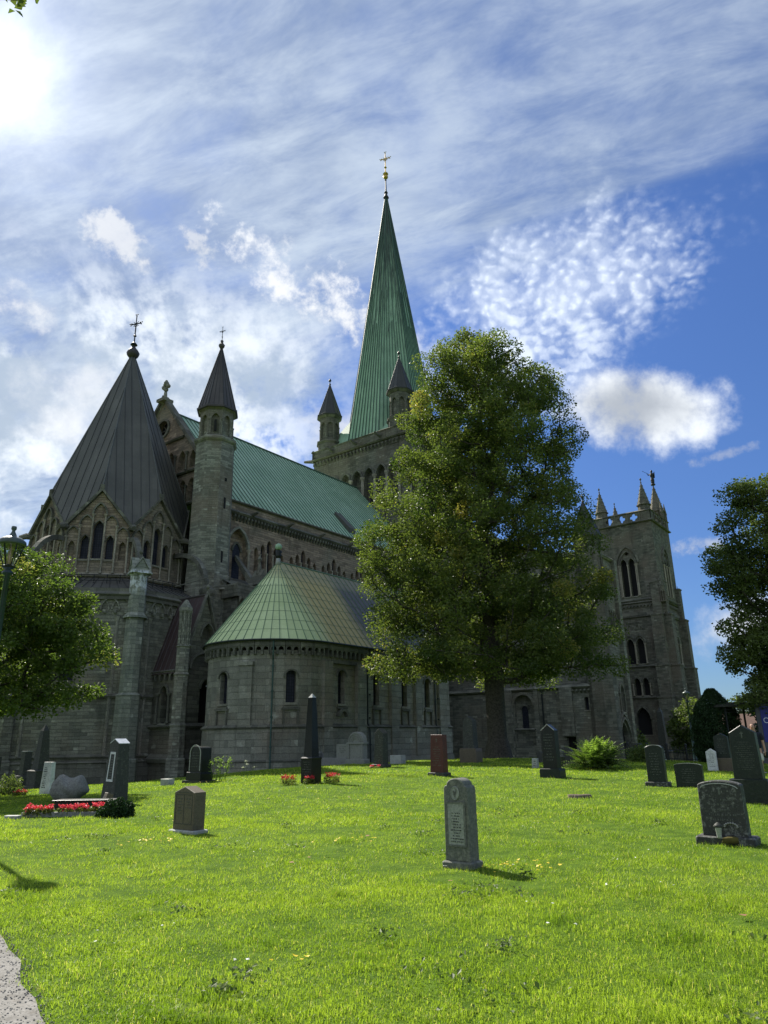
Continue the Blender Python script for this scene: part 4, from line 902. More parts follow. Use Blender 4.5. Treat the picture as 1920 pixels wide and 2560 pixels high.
dN = arch(78.5, -2.5, 2.8, .9, .8, 8); wN2 = arch(78.95, 4.0, 1.15, 5.9, 1.0, 7); arc = [arch(75.9+.72*j, 17.5, .5, 19.5, .9, 5) for j in range(7)]+[arch(75.9+.72*j, 12.5, .5, 14.6, .9, 5) for j in range(7)]
panel(tr, frTN, [(74.5, -5), (81, -5), (81, 21.2), (74.5, 21.2)], [dN, wN2]+arc, .5)
tr.box(80.6, 80.98, 27.3, 49, -5, 21); tr.add([(75.4, 27.4, 21.1), (81, 27.4, 21.1), (78.2, 36, 23), (78.2, 49, 31), (75.4, 49, 21.1), (81, 49, 21.1)], [(0, 1, 2), (0, 2, 3, 4), (1, 5, 3, 2)])
tro = cb(tr, 'transept_wall', [M['stone']])
fr0 = Fr((74.95, 0, 0), (0, -1), (-1, 0)); window(tro, fr0, arch(-36.8, 2.5, .75, 4.5, .5, 7), 0, (.2, .14), d=.02)
mould(tt, frTE, bigA[1:-1], .3, .18); fbox(tt, frTE, -39.1, -38.0, -5, 6.6, 0, .5); fbox(tt, frTE, -32.3, -30.9, 1.6, 6.6, 0, .35); fbox(tt, frTE, -35.4, -34.9, -5, 6.5, 0, .2)
fbox(tt, frTE, -28.4, -27.2, -5, 21, 0, .4); strng(tt, frTE, -49, -27.2, 6.6, .3, .35); corbels(tt, frTE, -31, -27.4, 6.35, 8, .2, .4, .3); strng(tt, frTE, -38, -35.5, 2.35, .15, .15)
fbox(tt, frTN, 74.5, 75.5, -5, 21, 0, .45); fbox(tt, frTN, 80.2, 81, -5, 21, 0, .45); strng(tt, frTN, 74.5, 81, 17.0, .3, .35); strng(tt, frTN, 74.5, 81, 12.1, .3, .35); strng(tt, frTN, 74.5, 81, 21.0, .4, .4); strng(tt, frTN, 74.5, 81, 7.9, .3, .3)
for kk, ww in ((.3, .14), (.62, .1)): mould(tt, frTN, archpath(78.5, 2.8+kk*2-.2, .9, .8, 8), .2, .12+ww)
for s_ in (-1, 1):
    colon(tt, frTN, 78.5+s_*1.62, -2.5, .9, .12, .12); colon(tt, frTN, 78.5+s_*1.95, -2.5, .9, .12, .2); colon(tt, frTN, 78.95+s_*.7, 4, 5.9, .08, .1)
mould(tt, frTN, wN2[1:-1], .22, .16)
for j in range(8): colon(tt, frTN, 75.54+.72*j, 17.4, 19.5, .08, .1); colon(tt, frTN, 75.54+.72*j, 12.4, 14.6, .08, .1)
cb(tt, 'transept_trim', [M['stone']], tro)
window(tro, frTN, wN2, .5, None, 1); window(tro, frTN, dN, .5, None, 0, 'doorway', 'darkvoid'); window(tro, frTE, dr_, .45, None, 0, 'doorway', 'darkvoid')
for q in dwn: window(tro, frTE, q, .45)
for x, y in ((74.35, 34.4), (74.35, 27.9)):
    mb = MB(); mb.tube([(x, y, 6.5), (x, y, -2)], .09, 6); cb(mb, 'downpipe', [M['pipe']])
mb = MB(); cx, cy = 75.3, 27.9
mb.ng(cx, cy, [(1.55, -4), (1.5, 18.8)], 8, R(22.5)); octa_belfry(mb, cx, cy, 1.45, 18.8, 21.4, 0, .45, .9); octa_belfry(mb, cx, cy, 1.5, 21.4, 22.4, 0, .5, .6, False); mb.ng(cx, cy, [(1.5, 22.4), (1.75, 22.6), (1.75, 22.8)], 8, R(22.5))
o = cb(mb, 'transept_turret', [M['stone_tower']]); cone_roof(cx, cy, 1.7, 22.85, 27.2, 'turret_roof', 'slate', 'seam_dark', 8, 0, o, fan=1); finial(cx, cy, 27.0, .9, 'bud', o)
# nave
mb = MB(); mb.box(86.5, 138, 47.5, 67, -5, 20); mb.add([(86.5, 47, 20), (138, 47, 20), (138, 57.2, 29), (86.5, 57.2, 29), (86.5, 67.4, 20), (138, 67.4, 20)], [(0, 1, 2, 3), (3, 2, 5, 4)]); cb(mb, 'nave_wall', [M['stone_tower']])

# ---- west tower
WX0, WX1, WY0, WY1 = 138.5, 150.3, 38.0, 49.4; wt = MB(); wd_ = MB(); fE = Fr((WX0, 0, 0), (0, -1), (-1, 0)); fN = Fr((0, WY0, 0), (1, 0), (0, -1))
def lights(c, z0, zt, wd, gap, k=1.0): return [arch(c+s_*(wd+gap)/2, z0, wd, zt-arch_h(wd, k), k, 6) for s_ in (-1, 1)]
for fr, c, a0, a1, outer in ((fE, -43.55, -WY1, -WY0, 1), (fN, 144.6, WX0, WX1, 1)):
    hb = lights(c, 27.3, 34.8, 1.25, .3, 1.0); h2 = lights(c-.4, 14.4, 19.2, 1.35, .55, .8); h3 = lights(c-.1, 8.6, 11.8, 1.1, .5, .8); h4 = [arch(c-.5, 1.6, 2.6, 4.4, .9, 7)]
    hq = [[(c+.42*math.cos(2*PI*i/10), 35.9+.42*math.sin(2*PI*i/10)) for i in range(10)]]
    panel(wt, fr, [(a0, -6), (a1, -6), (a1, 41.8), (a0, 41.8)], hb+h2+h3+h4+hq, .8)
    mould(wd_, fr, archpath(c, 3.9, 33.9, .95, 8), .4, .3); mould(wd_, fr, archpath(c, 3.2, 33.6, .95, 8), .22, .18)
    for q in hb+h2+h3: mould(wd_, fr, q[1:-1], .16, .2)
    for s_ in (-1, 1): mould(wd_, fr, archpath(c-.4+s_*.95, 1.9, 18.3, .8, 6), .3, .28)
    mould(wd_, fr, h4[0][1:-1], .35, .3)
    wd_.cur = 1
    for s_ in (-1, -.5, 0, .5, 1): colon(wd_, fr, c+s_*1.75 if abs(s_) != .5 else c+s_*3.0, 27.3, 33.6, .12, .14)
    for s_ in (-1, 0, 1): colon(wd_, fr, c-.4+s_*1.9, 14.4, 18.2, .14, .22); colon(wd_, fr, c-.1+s_*1.6, 8.6, 10.8, .13, .2)
    wd_.cur = 0
    for z, pr in ((41.9, .5), (23.3, .4), (13.9, .4), (8.2, .4), (26.5, .3)): strng(wd_, fr, a0-.3, a1+.3, z, .35, pr)
    for i in range(13): wd_.cur = 0; mould(wd_, fr, archpath(a0+1.6+i*.66, .5, 25.0, .9, 3), .1, .35)
    fbox(wd_, fr, a0+.5, a1-.5, 23.5, 24.2, 0, .3); strng(wd_, fr, a0+.5, a1-.5, 25.95, .2, .4)
    for i in range(5): mould(wd_, fr, archpath(c-.4-1.5+i*.75, .6, 20.9+.3*(i % 2), 1.0, 4), .12, .15); mould(wd_, fr, archpath(c-.4-1.1+i*.55, .45, 21.9, 1.0, 4), .1, .12)
    for q in hb+h2+h3+h4: 
        if fr is fE or q in hb: window_pts = q; tg.append((fr, q))
wt.box(WX1-.4, WX1, WY0+.05, WY1-.05, -6, 41.8); wt.box(WX0+.05, WX1-.05, WY1-.4, WY1, -6, 41.8); wt.box(WX0+.9, WX1-.5, WY0+.9, WY1-.5, 41, 41.3)
wto = cb(wt, 'west_tower_wall', [M['stone_tower']]); cb(wd_, 'west_tower_tracery', [M['trim'], M['shaft']], wto)
for fr, q in [g_ for g_ in tg if g_[0] in (fE, fN)]: window(wto, fr, q, .8, None, 0, 'tower_opening', 'darkvoid')
for (cx, cy, sx, sy) in ((WX0, WY0, -1, -1), (WX1, WY0, 1, -1), (WX0, WY1, -1, 1)):     # stepped angle buttresses
    mb = MB()
    for z0, z1, pr, wd in ((-6, 1.5, 2.3, 2.6), (1.5, 8.1, 2.0, 2.4), (8.1, 13.8, 1.7, 2.2), (13.8, 23.2, 1.35, 2.0), (23.2, 29.5, .8, 1.6)):
        for ax in (0, 1):
            if ax == 0: x0, x1 = (cx-pr, cx) if sx < 0 else (cx, cx+pr); y0, y1 = (cy-.02*pr, cy+wd) if sy < 0 else (cy-wd, cy+.02*pr)
            else: y0, y1 = (cy-pr, cy) if sy < 0 else (cy, cy+pr); x0, x1 = (cx-.025*pr, cx+wd) if sx < 0 else (cx-wd, cx+.025*pr)
            mb.box(x0, x1, y0, y1, z0, z1); mb.box(x0-.12, x1+.12, y0-.12, y1+.12, z1-.15, z1+.12)
    o = cb(mb, 'angle_buttress', [M['stone_tower']])
    if sx < 0 and sy < 0: pinnacle(cx-.4, cy-.4, 25.5, 28.5, 32.0, .55, parent=o); 
    pinnacle(cx+sx*.3+(1.2 if sx < 0 else -1.2), cy+sy*.4, 24.5, 27.0, 30.0, .45, parent=o)
pp = MB()
def quatre(c, z, r_):
    pts = []
    for q in range(4):
        a0_ = q*PI/2; ccx, ccz = c+r_*.55*math.cos(a0_), z+r_*.55*math.sin(a0_)
        for i in range(7): a = a0_-R(105)+R(210)*i/6; pts.append((ccx+r_*.45*math.cos(a), ccz+r_*.45*math.sin(a)))
    return pts
for fr, a0, a1 in ((fE, -WY1, -WY0), (fN, WX0, WX1), (Fr((WX1, 0, 0), (0, 1), (1, 0)), WY0, WY1), (Fr((0, WY1, 0), (-1, 0), (0, 1)), -WX1, -WX0)):
    step = (a1-a0-4)/3; hq = [quatre(a0+2+step*(i+.5), 42.95, .78) for i in range(3)]
    panel(pp, fr, [(a0, 41.8), (a1, 41.8), (a1, 43.9), (a0, 43.9)], hq, .35, False, .15); panel(pp, fr, [(a0, 41.8), (a1, 41.8), (a1, 43.9), (a0, 43.9)], hq, .0, False, -.2)
    strng(pp, fr, a0-.2, a1+.2, 44.0, .25, .35); fbox(pp, fr, a0, a1, 43.75, 44.05, -.25, .1)
    for i in range(4): a = a0+2+step*i; fbox(pp, fr, a-.12, a+.12, 41.9, 43.9, .1, .3)
cb(pp, 'pierced_parapet', [M['trim']], wto)
for (x, y, r_, zt, nm) in ((WX0+1.2, WY0+1.3, 1.2, 50.4, 0), (WX0+1.2, WY1-1.4, 1.15, 50.2, 0), (WX1-1.2, WY1-1.2, .95, 49.6, 0), (WX1-1.4, WY0+1.4, 1.4, 52.4, 1)):
    o = pinnacle(x, y, 41.8, 45.4 if not nm else 46.2, zt, r_, 'tower_pinnacle')
    if nm:   # winged statue with a lance
        mb = MB(); mb.ng(x, y, [(.45, zt-.1), (.5, zt+.1), (.3, zt+.3), (.36, zt+.45), (.4, zt+1.1), (.3, zt+1.7), (.42, zt+2.2), (.36, zt+2.55), (.14, zt+2.75), (.22, zt+2.95), (.24, zt+3.1), (.16, zt+3.3), (.02, zt+3.4)], 9)
        mb.tube([(x, y+.3, zt+2.5), (x, y+.75, zt+2.3), (x, y+.95, zt+2.75)], [.13, .1, .07], 6); mb.tube([(x, y-.3, zt+2.5), (x, y-.5, zt+2.1), (x, y-.35, zt+1.8)], [.13, .1, .07], 6)
        mb.tube([(x, y+1.9, zt+3.6), (x, y-.2, zt+1.9)], .04, 5); mb.loft([[(x+.25, y+s_, zt+a) for s_, a in ((-.15, 2.5), (-.55, 3.0), (-.5, 1.6), (-.1, 1.5))], [(x+.33, y+s_, zt+a) for s_, a in ((-.15, 2.5), (-.55, 3.0), (-.5, 1.6), (-.1, 1.5))]])
        cb(mb, 'statue', [M['iron']], o)
        for q in range(4): 
            a = R(45+90*q); mb = MB(); mb.ng(x+1.75*math.cos(a), y+1.75*math.sin(a), [(.36, 43.5), (.34, 45.6), (.42, 45.7), (.04, 48.2)], 6); cb(mb, 'corner_spirelet', [M['stone_tower']], o)
mb = MB(); mb.ng(WX1-6, WY1-.3, [(.3, 43.9), (.25, 44.8), (.5, 45.2), (.45, 45.8), (.1, 46.0)], 7); cb(mb, 'parapet_figure', [M['trim']], wto)
# ------------------------------------------------------------------ trees
def tubes_np(segs, nside=5):
    """segs: list of (p0, p1, r0, r1) -> verts, quads"""
    P0 = np.array([s_[0] for s_ in segs]); P1 = np.array([s_[1] for s_ in segs]); r0 = np.array([s_[2] for s_ in segs]); r1 = np.array([s_[3] for s_ in segs])
    T = P1-P0; L = np.linalg.norm(T, axis=1, keepdims=True); T = T/np.maximum(L, 1e-6)
    ref = np.where(np.abs(T[:, 2:3]) < .9, np.array([[0, 0, 1.]]), np.array([[1., 0, 0]])); A = np.cross(T, ref); A /= np.linalg.norm(A, axis=1, keepdims=True); B = np.cross(T, A)
    th = np.arange(nside)*2*PI/nside; off = A[:, None]*np.cos(th)[None, :, None]+B[:, None]*np.sin(th)[None, :, None]
    V = np.concatenate([P0[:, None]+off*r0[:, None, None], P1[:, None]+off*r1[:, None, None]], 1); n = len(segs)
    j = np.arange(nside); k = (j+1) % nside; F = np.stack([j, k, k+nside, j+nside], -1)
    return V.reshape(-1, 3), (F[None]+(np.arange(n)*2*nside)[:, None, None]).reshape(-1, 4)
def leaves_np(cen, size, up=.4, asp=.8, fold=.25, sun=None):
    """folded diamond leaves at the points cen"""
    n = len(cen); d = rng.normal(size=(n, 3)); d[:, 2] = d[:, 2]*.6-.15; d /= np.linalg.norm(d, axis=1, keepdims=True)
    nn = rng.normal(size=(n, 3)); nn[:, 2] += up*2; nn -= d*(nn*d).sum(1, keepdims=True); nn /= np.linalg.norm(nn, axis=1, keepdims=True)
    s_ = np.cross(d, nn); sz = (size*rng.uniform(.65, 1.25, n))[:, None]
    b = cen-d*sz*.5; tp = cen+d*sz*.5; m_ = cen-d*sz*.08
    V = np.stack([b, m_+s_*sz*asp*.5+nn*sz*fold, tp, m_-s_*sz*asp*.5+nn*sz*fold], 1).reshape(-1, 3)
    return V, np.arange(n*4).reshape(n, 4)
def grow(prof, nclus, hgt, spacing, trunk_r, tophgt, seed, zmin, ytrunk=0.0, shell=.35, bump=.16, lean=.0, lthr=-.45):
    """cluster centres inside a crown profile [(z, left, right)...], joined to the trunk by a branching skeleton"""
    rg = np.random.default_rng(seed); pz = np.array([p[0] for p in prof]); o = np.argsort(pz); pz = pz[o]; pl = np.array([p[1] for p in prof])[o]; pr = np.array([p[2] for p in prof])[o]
    cl = []; tries = 0
    while len(cl) < nclus and tries < nclus*90:
        tries += 1; z = rg.uniform(pz[0], pz[-1]); l, r_ = np.interp(z, pz, pl), np.interp(z, pz, pr); hw = (r_-l)/2; c = (l+r_)/2
        if rg.random() > (hw/np.max((pr-pl)/2))**1.1+.05: continue
        a = rg.uniform(0, 2*PI); k = rg.uniform(shell, 1)**.6; bp_ = 1-bump+bump*math.sin(a*3+z*1.3+seed)*math.cos(z*.9+a)
        lump = math.sin(1.9*hw*k*math.cos(a)+seed)*math.sin(2.1*hw*k*math.sin(a)+1.3*seed)+math.sin(1.55*z+2*math.sin(.9*hw*math.cos(a)+seed))*.9
        if lump < lthr: continue
        bp_ = bp_*(1+.07*lump)
        p = np.array([c+hw*k*math.cos(a)*(bp_ if abs(math.cos(a)) < .8 else 1), hw*k*math.sin(a)*.95*bp_, z])
        if cl and np.min(np.linalg.norm(np.array(cl)-p, axis=1)) < spacing*rg.uniform(.55, 1.15): continue
        cl.append(p)
    cl = np.array(cl)
    nodes = [np.array([0, 0, 0.])]; par = [-1]; cur = 0
    nt = int(tophgt/.6)
    for i in range(1, nt+1):
        z = tophgt*i/nt; l, r_ = np.interp(z, pz, pl), np.interp(z, pz, pr); k = max(0, z-hgt*.25)/hgt
        nodes.append(np.array([(l+r_)/2*k*.8+.25*math.sin(z*.7+seed)*k+lean*z, .2*math.sin(z*.5+2+seed)*k, z])); par.append(i-1)
    order = np.argsort([math.hypot(c[0], c[1])*1.0+abs(c[2]-hgt*.5)*.15 for c in cl]); tips = []
    for ci in order:
        c = cl[ci]; N = np.array(nodes); dd = c-N; hd = np.hypot(dd[:, 0], dd[:, 1]); up_ = dd[:, 2]
        cost = np.linalg.norm(dd, axis=1)+np.where(up_ < .25*hd, (.25*hd-up_)*1.3, 0)+np.where(N[:, 2] < zmin, (zmin-N[:, 2])*3, 0)
        j = int(np.argmin(cost)); p0 = N[j]; L = np.linalg.norm(c-p0); ns = max(1, int(L/.7)); prev = j
        sag = rg.normal(0, .06*L, 3)
        for i in range(1, ns+1):
            t_ = i/ns; q = p0+(c-p0)*t_+sag*math.sin(PI*t_)+np.array([0, 0, -.10*L*math.sin(PI*t_)*1.0]); nodes.append(q); par.append(prev); prev = len(nodes)-1
        tips.append(prev)
    N = np.array(nodes); par = np.array(par); wgt = np.zeros(len(N)); wgt[tips] = 1
    for i in range(len(N)-1, 0, -1): wgt[par[i]] += wgt[i]
    rad = trunk_r*.9*(np.maximum(wgt, .6)/wgt[0])**.46
    segs = []
    for i in range(1, len(N)):
        r0 = rad[par[i]] if (par[i] < nt or wgt[i] > wgt[par[i]]*.5) else rad[i]*1.15
        segs.append((N[par[i]], N[i], min(r0, rad[i]*2.2 if i > nt else 9), rad[i]))
    return cl, segs
def tree(name, base, prof, nclus, per, lsize, spread, spacing, trunk_r, tophgt, zmin, seed, lm, label, cat='tree', group=None, shell=.35, extra=None, flat_=.6, bump=.16, lean=0.0, bark='bark', name2='crown', xs=(), lthr=-.45):
    H = max(p[0] for p in prof); cl, segs = grow(prof, nclus, H, spacing, trunk_r, tophgt, seed, zmin, shell=shell, bump=bump, lean=lean, lthr=lthr)
    root = empty(name, base, 0, label, cat, group)
    # flared trunk foot
    fl = [(np.array([0, 0, -.3]), np.array([0, 0, .25]), trunk_r*1.75, trunk_r*1.28), (np.array([0, 0, .25]), np.array([0, 0, .9]), trunk_r*1.28, trunk_r*1.05), (np.array([0, 0, .9]), segs[2][0], trunk_r*1.05, trunk_r*.93)]
    V, F = tubes_np(fl+segs+list(xs), 7); o1 = npmesh('trunk', V, F, [M[bark]], root, smooth=True)
    rg = np.random.default_rng(seed+5); ax2 = np.array([s_[0] for s_ in segs])
    n = len(cl)*per; ci = np.repeat(np.arange(len(cl)), per); sc_ = rg.uniform(.6, 1.3, len(cl))[ci][:, None]
    dv = rg.normal(size=(n, 3)); dv /= np.linalg.norm(dv, axis=1, keepdims=True); rr_ = rg.uniform(.25, 1, (n, 1))**.5
    P = cl[ci]+dv*rr_*spread*sc_*np.array([1, 1, flat_])
    P += rg.normal(0, .10*spread, P.shape)
    if extra is not None: P = np.concatenate([P, extra])
    V, F = leaves_np(P, lsize); tone = np.clip(rg.normal(.45, .17, len(P))+np.concatenate([(rg.normal(0, .2, len(cl))[ci]), np.zeros(len(P)-n)]), 0, 1)
    npmesh(name2, V, F, [M[lm]], root, tone=tone)
    return root
def gz3(x, y, dz=0): return (x, y, ground_z(x, y)+dz)
maple = [(25.6, -.7, 1.2), (24.8, -1.9, 2.1), (23.6, -3.4, 3.4), (21.9, -3.5, 5.0), (20.3, -4.1, 4.9), (19.0, -4.6, 5.0), (17.5, -5.0, 5.9), (16.0, -5.5, 5.1), (14.4, -6.0, 5.1), (12.7, -7.2, 5.8), (10.8, -6.8, 6.2), (9.7, -6.8, 6.3), (7.5, -6.5, 6.3), (5.6, -6.4, 6.6), (4.5, -6.0, 6.5), (3.6, -5.4, 5.6), (3.1, -3.0, 3.2)]
tree('maple_tree', gz3(6.53, 44.5), [(z*1.145-.8, l*1.18, r_*1.18) for z, l, r_ in maple if z > 7]+[(6.9, -7.7, 7.7), (5.8, -7.4, 8.1), (4.9, -6.3, 7.3)], 740, 320, .155, .90, .92, .66, 26.0, 4.8, 3, 'leaf', 'huge maple with a dense tall crown in the middle of the lawn', shell=.08, flat_=.8, bump=.10, lthr=-.55)
left = [(8.9, -.8, .5), (8.3, -2.0, 1.8), (7.3, -2.8, 3.0), (6.0, -3.8, 3.6), (4.8, -4.2, 4.3), (3.9, -4.4, 4.3), (3.1, -3.2, 3.6), (2.6, -1.6, 2.2)]
tree('maple_tree', gz3(-15.6, 27.2), [(z+.35, l+.1, r_+.85) for z, l, r_ in left], 260, 230, .125, .64, .72, .24, 6.6, 1.8, 8, 'leaf_l', 'small spreading maple with bright leaves at the left edge beside the octagon', shell=.05, bump=.25, flat_=.62)
right = [(14.6, -.4, 2.5), (13.6, -1.0, 3.4), (11.9, -1.7, 3.9), (10.4, -2.4, 4.1), (8.8, -1.9, 4.2), (7.2, -2.0, 4.1), (5.9, -2.2, 3.8), (4.4, -2.2, 3.2), (3.0, -1.8, 2.4)]
tree('lime_tree', gz3(19.3, 35.4), [(z-.4, l-.25, r_) for z, l, r_ in right], 260, 280, .145, .78, .9, .36, 13, 3.2, 12, 'leaf_dark', 'dark leafy tree cut off by the right edge of the lawn', shell=.2, bump=.3)
tree('spruce_like_tree', gz3(34.5, 60.5), [(10.5, -.5, .8), (9.3, -2.6, 2.6), (7.5, -3.6, 3.5), (5.5, -4.2, 4.0), (3.2, -4.2, 4.0), (1.5, -3.6, 3.5)], 220, 120, .26, .9, 1.1, .3, 9, 1.5, 21, 'leaf_blue', 'bluish green tree standing behind the cone-shaped thuja', shell=.3)
tree('lime_tree', gz3(-24.5, 40), [(13.4, -1.5, 1.4), (12, -3, 2.6), (10, -4, 3.4), (8, -4.4, 3.6), (6, -4, 3.2), (4, -3, 2.4)], 160, 110, .22, .85, 1.1, .3, 11.5, 4, 31, 'leaf_dark', 'darker tree behind the street lamp at the far left', shell=.2, bump=.3)
# tree mostly outside the frame: one leafy twig hangs in at the upper left corner
tb = np.array([-7.6, 5.5, 0.]); tip = np.array([-4.11, 5.86, 9.60]); ex = []
for c_, n_ in ((tip, 6), (tip+np.array([.14, .01, -.04]), 5), (tip+np.array([-.35, 0, .1]), 16), (tip+np.array([-.1, .05, .3]), 14)): ex.append(c_+rng.normal(0, .06, (n_, 3)))
TREE_X = [(np.array([.3, 0, 6.2]), np.array([1.8, .1, 8.2]), .06, .035), (np.array([1.8, .1, 8.2]), tip-tb+np.array([-.3, 0, .05]), .035, .014), (tip-tb+np.array([-.3, 0, .05]), tip-tb+np.array([.1, 0, .0]), .012, .005)]
tree('maple_tree', gz3(-7.6, 5.5), [(9.9, -1, 1), (8.9, -2.2, 2.2), (7.6, -2.6, 2.4), (6.4, -2.6, 2.2), (5.4, -2, 1.6)], 70, 110, .12, .5, .9, .2, 8.4, 4.2, 41, 'leaf_dark', 'tree whose twig tip hangs into the upper left corner', shell=.2, extra=np.concatenate(ex)-tb, xs=TREE_X)
# scattered trees far off
for i, (x, y, hh) in enumerate(((46, 112, 9), (58, 120, 11), (66, 104, 8), (75, 130, 12))):
    tree('distant_tree', gz3(x, y), [(hh, -.8, .8), (hh*.8, -2.6, 2.6), (hh*.5, -3.6, 3.6), (hh*.25, -3, 3)], 60, 90, .4, 1.3, 1.6, .3, hh*.8, 2, 50+i, 'leaf_dark', ['round tree beyond the path behind the sign', 'tallest far tree right of the sign', 'low far tree at the right edge', 'big far tree beyond all others'][i], group='far trees beyond the churchyard')
# cone-shaped thuja
def conifer(name, x, y, hgt, rad, n, lm, label):
    root = empty(name, gz3(x, y), 0, label, 'shrub'); t_ = rng.uniform(0, 1, n)**.75; z = hgt*(1-t_)+.05; prof_ = rad*np.clip(1.1*np.sin(np.clip(t_*2.3+.14, 0, PI*.5)), 0, 1)*np.where(t_ > .88, 1-(t_-.88)*1.6, 1)
    a = rng.uniform(0, 2*PI, n); rr_ = prof_*(1+.07*np.sin(a*7+z*5)+.06*np.sin(z*9+a*3))*rng.uniform(.72, 1.03, n)
    P = np.c_[rr_*np.cos(a), rr_*np.sin(a), z]; V, F = leaves_np(P, .13, -.1, .45); npmesh('foliage', V, F, [M[lm]], root, tone=np.clip(rng.normal(.4, .22, n), 0, 1))
    mb = MB(); mb.tube([(0, 0, -.1), (0, 0, hgt*.8)], [.1, .03], 6); mb.build('trunk', M['bark'], root)
    V, F = tubes_np([(np.array([0, 0, hgt*.9]), np.array([.03, 0, hgt+.35]), .02, .006)], 4); return root
conifer('thuja', 16.4, 37.1, 3.5, 1.12, 26000, 'thuja', 'dark cone-shaped thuja beside the iron fence')
def bush(name, x, y, rx, hgt, n, lm, size, label, cat='shrub', dz=0):
    root = empty(name, gz3(x, y, dz), 0, label, cat); d = rng.normal(size=(n, 3)); d /= np.linalg.norm(d, axis=1, keepdims=True); d[:, 2] = np.abs(d[:, 2])
    k = rng.uniform(.55, 1, (n, 1))*(1+.14*np.sin(d[:, :1]*9+d[:, 1:2]*7)); P = d*k*np.array([rx, rx, hgt]); V, F = leaves_np(P, size); npmesh('foliage', V, F, [M[lm]], root, tone=np.clip(rng.normal(.45, .25, n), 0, 1))
    V, F = tubes_np([(np.array([0, 0, -.05]), q*.8*np.array([rx, rx, hgt]), .02, .008) for q in d[:14]], 4); npmesh('stems', V, F, [M['twig']], root); return root
bush('round_bush', 32.0, 97.5, 2.6, 4.0, 5000, 'leaf_dark', .35, 'green bush growing before the tower door')
bush('low_bush', 12.1, 35.6, .8, .75, 2600, 'leaf_l', .09, 'low bright bush at the foot of the iron fence')
bush('dwarf_pine', -6.25, 17.6, .40, .36, 5200, 'thuja', .06, 'small round dwarf pine by the tapering monument')
bush('thorny_rose_bush', 0, 0, .01, .01, 4, 'leaf_dark', .01, 'tmp') if False else None
# fern clump
def fern(x, y, rad, hgt, nf, label):
    root = empty('fern', gz3(x, y), 0, label, 'fern'); Vs = []; Fs = []; tn = []; sg = []
    for i in range(nf):
        a = rng.uniform(0, 2*PI); L = rng.uniform(.75, 1.1); el = rng.uniform(.45, 1.35); bx, by = rng.normal(0, rad*.22, 2); pts = []
        for k in range(15):
            t_ = k/14; r_ = rad*L*t_*math.cos(el)*1.25+rad*.25*t_*t_; z = hgt*L*(math.sin(el)*1.15*t_-(.55-.22*math.sin(el))*t_*t_*1.1); pts.append(np.array([bx+r_*math.cos(a), by+r_*math.sin(a), max(z, .03)]))
        for k in range(14): sg.append((pts[k], pts[k+1], .008, .006))
        side = np.array([-math.sin(a), math.cos(a), 0])
        for k in range(1, 15):
            w_ = .16*math.sin(PI*min(1, (k+1.5)/16))*1.2; p = pts[k]; d = (pts[k]-pts[k-1]); d = d/np.linalg.norm(d)
            for s_ in (-1, 1):
                q = p+side*s_*w_+d*.05+np.array([0, 0, -.02]); b_ = len(Vs); Vs += [p-d*.035, q, p+d*.035, p]; Fs.append((b_, b_+1, b_+2, b_+3)); tn.append(rng.uniform(0, 1))
    npmesh('fronds', Vs, Fs, [M['fern']], root, tone=tn); V, F = tubes_np(sg, 4); npmesh('stems', V, F, [M['twig']], root)
fern(8.2, 29.6, .95, 1.5, 260, 'big spreading fern clump on the lawn right of the maple')

